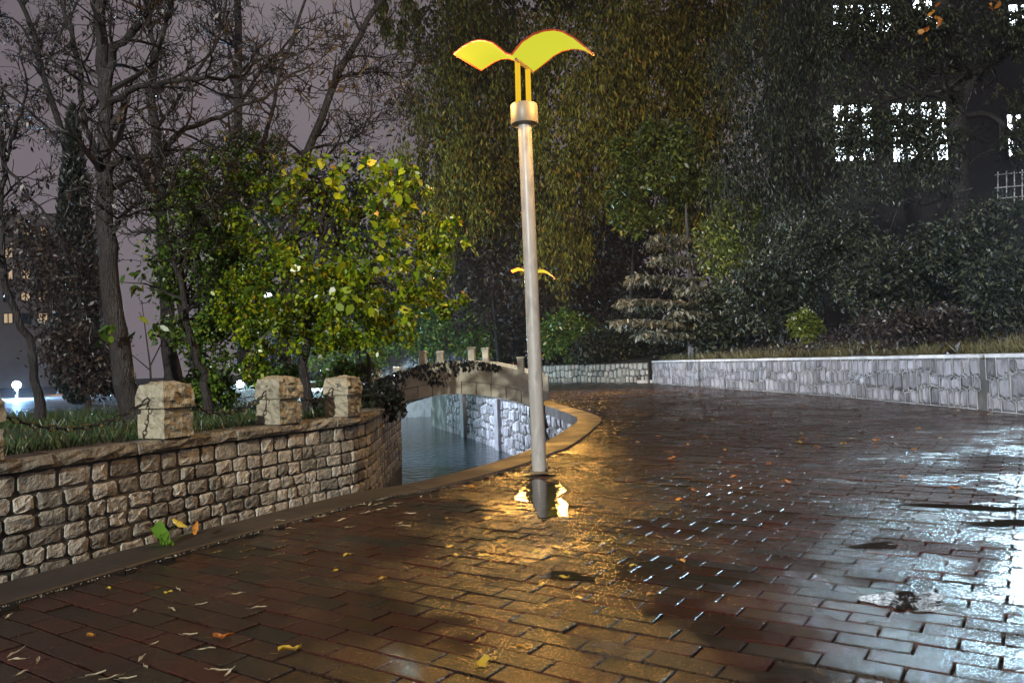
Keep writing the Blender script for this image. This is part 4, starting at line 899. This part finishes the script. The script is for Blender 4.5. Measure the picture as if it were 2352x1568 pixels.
# far lamps: copies
def copy_lamp(dst, label, scale=1.0, rot=0, e=None, col=None):
    r = lamp.copy(); link(r); r.location = dst; r.rotation_euler.z = rot; r['label'] = label
    for c in lamp.children:
        k = c.copy()
        if c.type == 'LIGHT':
            k.data = c.data.copy()
            if e: k.data.energy = e
            if col: k.data.color = col
        link(k, r)
        for g in c.children: link(g.copy(), k)
    return r
bpy.context.view_layer.update()
fl_b = gz(1222, 905, 0); fl_b = Vector((at(1221, 700, 33).x, 33, 0.0))
copy_lamp(fl_b, 'second winged street lamp seen small behind the pole', rot=R(25), e=900)
# added flood mast, unseen behind the viewer, to spread front light into the distance
mp_ = Vector((-18.0, -45.0, 0)); mast = tag(empty('added_flood_mast', mp_), 'added unseen floodlight mast far behind the viewer on the left', 'lamp')
bb = B(); bb.tube([mp_, mp_+Vector((0, 0, 19.6))], [.22, .10], 12); bb.build('post', M['darkmetal'], mast)
bb = B(); bb.box(mp_+Vector((0, 0, 19.8)), 1.3, .3, .5, Vector((.97, -.24, 0)), .03); bb.build('flood_head', M['darkmetal'], mast)
light('front_fill_light', mp_+Vector((.12, .5, 19.6)), (1.0, .98, .88), 165000, mast, .4, 'SPOT', (-3.0, 17, 3.0), 40)
def post_lamp(loc, h, label, col, e, rad=.16, name='globe_lamp', mat='white_lamp', aim=None, dx=0, spot=130, lr=.12):
    loc = Vector(loc); t = tag(empty(name, loc), label, 'lamp'); bb = B(); bb.tube([loc, loc+Vector((0, 0, h-.1))], [.05, .04], 10); bb.build('post', M['darkmetal'], t)
    bb = B(); bb.lathe(loc+Vector((0, 0, h)), [(.05, -.13), (.12, -.1), (.16, 0), (.12, .1), (.04, .15)], 14); smooth_by_angle(bb.build('globe', M[mat], t))
    bb = B(); bb.lathe(loc+Vector((0, 0, h-.2)), [(.05, 0), (.08, .03), (.08, .07)], 12); bb.build('neck', M['darkmetal'], t)
    if aim is None: light('lamp_light', loc+Vector((0, 0, h-.33)), col, e, t, .10)
    else: light('lamp_light', loc+Vector((0, 0, h))+(Vector(aim)-loc-Vector((0, 0, h))).normalized()*(.20+lr), col, e, t, lr, 'SPOT', aim, spot)
    return t
CB = (.62, .82, 1.0)
g1 = at(38, 884, 30); post_lamp((g1.x, g1.y, ZL-.05), g1.z-ZL+.05, 'brilliant blue-white lamp at the left edge behind the slim tree', (.30, .58, 1.0), 15000)
g2 = at(551, 882, 32); post_lamp((g2.x, g2.y, ZL-.05), g2.z-ZL+.05, 'small white lamp glowing behind the shrubs right of the nearest bollard', (.9, .95, 1.0), 200)
g3 = at(131, 860, 36); post_lamp((g3.x, g3.y, ZL-.05), g3.z-ZL+.05, 'small orange lamp right of the blue-white one', (1.0, .45, .15), 80, mat='warm_bulb')
post_lamp((-13.2, 46.0, .65), 4.2, 'assumed unseen white lamp post across the canal beyond the bridge', (.55, .88, 1.0), 17000)  # assumed lamp, out of sight, for the cyan light beyond the bridge
post_lamp((-9.6, 30.4, .65), 3.7, 'assumed unseen white lamp post behind the yellow tree', (.74, .84, 1.0), 22000, aim=(0, 29.5, -1.2), spot=100)  # added lamp, hidden by foliage, aimed to light the quay wall under the bridge
post_lamp((7.2, 4.2, 0), 4.6, 'assumed unseen white lamp post on the right of the path beyond the picture edge', (.48, .71, 1.0), 4300, aim=(10.2, 22, -.2), spot=64)  # added out-of-view lamp, aimed to throw bluish light along the right wall
post_lamp((12.3, 17.3, 1.5), 4.4, 'assumed unseen white lamp post on the hillside beyond the right picture edge', (.56, .83, 1.0), 7000, aim=(7.9, 8.5, 0), spot=58, lr=.35)  # assumed out-of-view lamp, added for the cool sheen on the right paving

# ------------------------------------------------------------------ fallen leaves
def leaf_mesh(name, L, Wd, curl, mat, lobes=0, seed=0):
    r = random.Random(seed); n = 7; vs = []; 
    for i in range(n):
        t = i/(n-1); w = Wd*math.sin(math.pi*min(1, .06+t*.92))**.8*(1+(.35*math.sin(t*9+seed) if lobes else 0)); z = .006+curl*math.sin(t*3.0+seed)**2
        vs += [(t*L-L/2, -w/2, z+curl*.7*r.random()), (t*L-L/2, 0, z*.6), (t*L-L/2, w/2, z+curl*.7*r.random())]
    fs = [(i*3+j, (i+1)*3+j, (i+1)*3+j+1, i*3+j+1) for i in range(n-1) for j in range(2)]
    a = len(vs); vs += [(-L/2, -.002, .006), (-L/2, .002, .006), (-L/2-L*.35, .006, .012), (-L/2-L*.35, .003, .012)]; fs.append((a, a+1, a+2, a+3))
    me = bpy.data.meshes.new(name); me.from_pydata(vs, [], fs); me.materials.append(mat)
    me.polygons.foreach_set('use_smooth', [True]*len(me.polygons)); return me
LM = {'y': [leaf_mesh('yellow_leaf', .085, .05, .016, M['leaf_fall_y'], 1, k) for k in range(3)], 'o': [leaf_mesh('orange_leaf', .10, .055, .018, M['leaf_fall_o'], 1, k+5) for k in range(2)],
      'p': [leaf_mesh('pale_leaflet', .085, .018, .006, M['leaf_fall_p'], 0, k+9) for k in range(3)]}
def put_leaf(kind, u, v, label, s=1.0, rot=None, z=.004):
    p = gz(u, v, z); on_kerb = dist_line(np.array([[p.x, p.y]]), EDGE)[0] < KW+.01
    if on_kerb: p = gz(u, v, .031)
    o = bpy.data.objects.new('fallen_leaf', random.choice(LM[kind])); o.location = p; o.scale = (s, s, s); o.rotation_euler = (random.uniform(-.1, .1), random.uniform(-.1, .1), rot if rot is not None else random.uniform(0, 6.28)); link(o)
    return tag(o, label, 'leaf', 'fallen leaves on the wet path')
LF = [('y', 667, 1496, 'large curled yellow leaf with long stalk near the bottom, left of the centre', 1.7), ('y', 1203, 1492, 'oval yellow leaf on the bricks straight below the lamp reflection', 1.15), ('o', 512, 1466, 'brownish orange leaf at the lower left', 1.3), ('y', 1110, 1528, 'long folded yellow leaf at the bottom edge', 1.6),
      ('y', 1565, 1290, 'orange-yellow curled leaf right of the lamp reflection', 1.1), ('y', 798, 1276, 'curled yellow leaf on dark bricks left of the lamp reflection', 1.0), ('y', 770, 1312, 'small yellow leaf left of and below the curled one', .8), ('y', 880, 1330, 'broad yellow leaf alone on the bricks between wall and lamp reflection', 1.0),
      ('y', 1148, 1246, 'bright orange-yellow leaf near the pole reflection, left side', 1.1), ('o', 1083, 1120, 'orange leaf at the kerb left of the pole', 1.3), ('y', 1835, 1017, 'yellow leaf on the far paving, left of the two side by side', 1.5), ('y', 1937, 1020, 'upright yellow leaf on the far paving, right of the two side by side', 1.6), ('o', 1805, 1108, 'orange leaf lying on far reddish bricks', 1.4), ('y', 1620, 1005, 'orange-yellow leaf on far paving near the wall reflection', 1.6),
      ('y', 208, 1462, 'thin yellow leaf at the lower left corner', .9), ('p', 355, 1478, 'small oval pale leaf at the bottom left', .8), ('y', 250, 1352, 'small yellow leaf against the kerb at the left', .7), ('y', 386, 1362, 'folded pale yellow leaf on red bricks at the left', .8), ('y', 1245, 1392, 'yellow fleck of leaf below the pole reflection', .8), ('o', 1560, 1150, 'orange leaf on wet bricks right of the pole', 1.2)]
for kind, u, v, lab, s in LF: put_leaf(kind, u, v, lab, s*.78)
rl_ = random.Random(17)
ORD = ['leftmost', 'second', 'third', 'fourth', 'fifth', 'sixth', 'seventh', 'eighth', 'ninth', 'tenth', 'eleventh', 'twelfth', 'thirteenth', 'fourteenth', 'fifteenth', 'sixteenth', 'seventeenth', 'eighteenth', 'nineteenth', 'twentieth']
zones = [(0, 620, 1330, 1560, 20, 'p', 'thin pale leaflet on the bricks in the lower left corner', .75, 1.1), (640, 1000, 1140, 1215, 18, 'p', 'pale leaflet by the dark end of the canal wall', .9, 1.3), (1020, 1500, 1110, 1420, 16, 'y', 'small yellow leaf around the lamp reflection', .5, .9), (1400, 2300, 960, 1130, 16, 'o', 'small orange-brown leaf on the far paving right of the pole', .7, 1.2)]
for u0, u1, v0, v1, n_, kd, lab, s0, s1 in zones:
    pts = []
    while len(pts) < n_:
        u, v = rl_.uniform(u0, u1), rl_.uniform(v0, v1); p = gz(u, v)
        if inside(np.array([[p.x, p.y]]), path_poly)[0] and min([abs(u-q[0]) for q in pts]+[99]) > 6: pts.append((u, v))
    for k, (u, v) in enumerate(sorted(pts)):
        put_leaf(kd, u, v, (ORD[k]+' ' if k == 0 else ORD[k]+' from the left, ')+lab, rl_.uniform(s0, s1))
# litter too far to count
rs = np.random.RandomState(71); P = []
while len(P) < 2600:
    y = 9+rs.rand()**.8*36; x = rs.uniform(.3, 10); P.append((x, y, .006))
P = np.array(P); P = P[inside(P[:, :2], path_poly)]; P = P[dist_line(P[:, :2], EDGE) > KW]; kk = (P[:, 1]/40+.25*rs.rand(len(P))) > .42; P = P[kk]
lt = leaves('leaf_litter', P, .10, M['litter'], None, rs, .6, 0, .5, loc=(0, 0, 0))
co = np.empty(len(lt.data.vertices)*3, np.float32); lt.data.vertices.foreach_get('co', co); co = co.reshape(-1, 3); co[:, 2] = .006+np.abs(co[:, 2]-.006)*.25; lt.data.vertices.foreach_set('co', co.ravel()); lt.data.update()
tag(lt, 'fallen leaf litter strewn over the far end of the path', 'leaf litter', kind='stuff')

# plant growing out of the kerb by the wall
pb = gz(372, 1252, .03); pb = Vector((pb.x, pb.y, .0)); kp = tag(empty('seedling', pb), 'bright green and yellow seedling growing at the kerb edge before the wall', 'plant')
def broad(u, v, L, Wd, ang, tilt_, mat, name='leaf'):
    c = at(u, v, pb.y+.02); r = random.Random(int(u+v)); right = Vector((1, 0, 0)); upv = Vector((0, -tilt_, 1)).normalized(); ax = right*math.cos(ang)+upv*math.sin(ang); sd = right*-math.sin(ang)+upv*math.cos(ang); nn = ax.cross(sd); vs = []; n = 8
    for i in range(n):
        t = i/(n-1); w = Wd*math.sin(math.pi*min(1, .04+.93*t))**.7*(1+.18*math.sin(t*14)); q = c+ax*((t-.5)*L)
        vs += [q-sd*w/2+nn*.018*math.sin(t*3), q+nn*.0, q+sd*w/2+nn*.02*math.sin(t*3)]
    mesh(name, vs, [(i*3+j, (i+1)*3+j, (i+1)*3+j+1, i*3+j+1) for i in range(n-1) for j in range(2)], M[mat], kp, smooth=True)
broad(368, 1216, .16, .12, 1.4, .3, 'leaf_lime'); broad(380, 1236, .14, .09, 1.1, .4, 'leaf_lime'); broad(350, 1255, .20, .06, .15, .6, 'leaf_yel'); broad(413, 1200, .13, .05, -.55, .2, 'leaf_fall_y'); broad(450, 1212, .12, .045, 1.25, .2, 'leaf_fall_o'); broad(395, 1247, .06, .04, .9, .3, 'leaf_yel')
bb = B()
for e in ((368, 1225), (410, 1195), (457, 1212), (350, 1256)):
    bb.tube([pb, (pb+at(e[0], e[1], pb.y))/2+Vector((0, 0, .02)), at(e[0], e[1], pb.y+.02)], [.004, .003, .002], 5, False)
bb.build('stem', M['leaf_yel'], kp)

# ------------------------------------------------------------------ damp air
hz = B(); slabbox(hz, -250, 250, -250, 250, -4.0, 36)
hm = bpy.data.materials.new('damp_night_air'); hm.use_nodes = True; t = hm.node_tree; t.nodes.clear()
ou = t.nodes.new('ShaderNodeOutputMaterial'); pv = t.nodes.new('ShaderNodeVolumePrincipled'); pv.inputs['Density'].default_value = .0003; pv.inputs['Color'].default_value = (.86, .88, .92, 1); pv.inputs['Anisotropy'].default_value = .35
t.links.new(pv.outputs[0], ou.inputs['Volume'])
tag(hz.build('haze', hm, loc=(0, 0, 0)), 'thin damp night air glowing round the lamps', 'haze', kind='stuff')
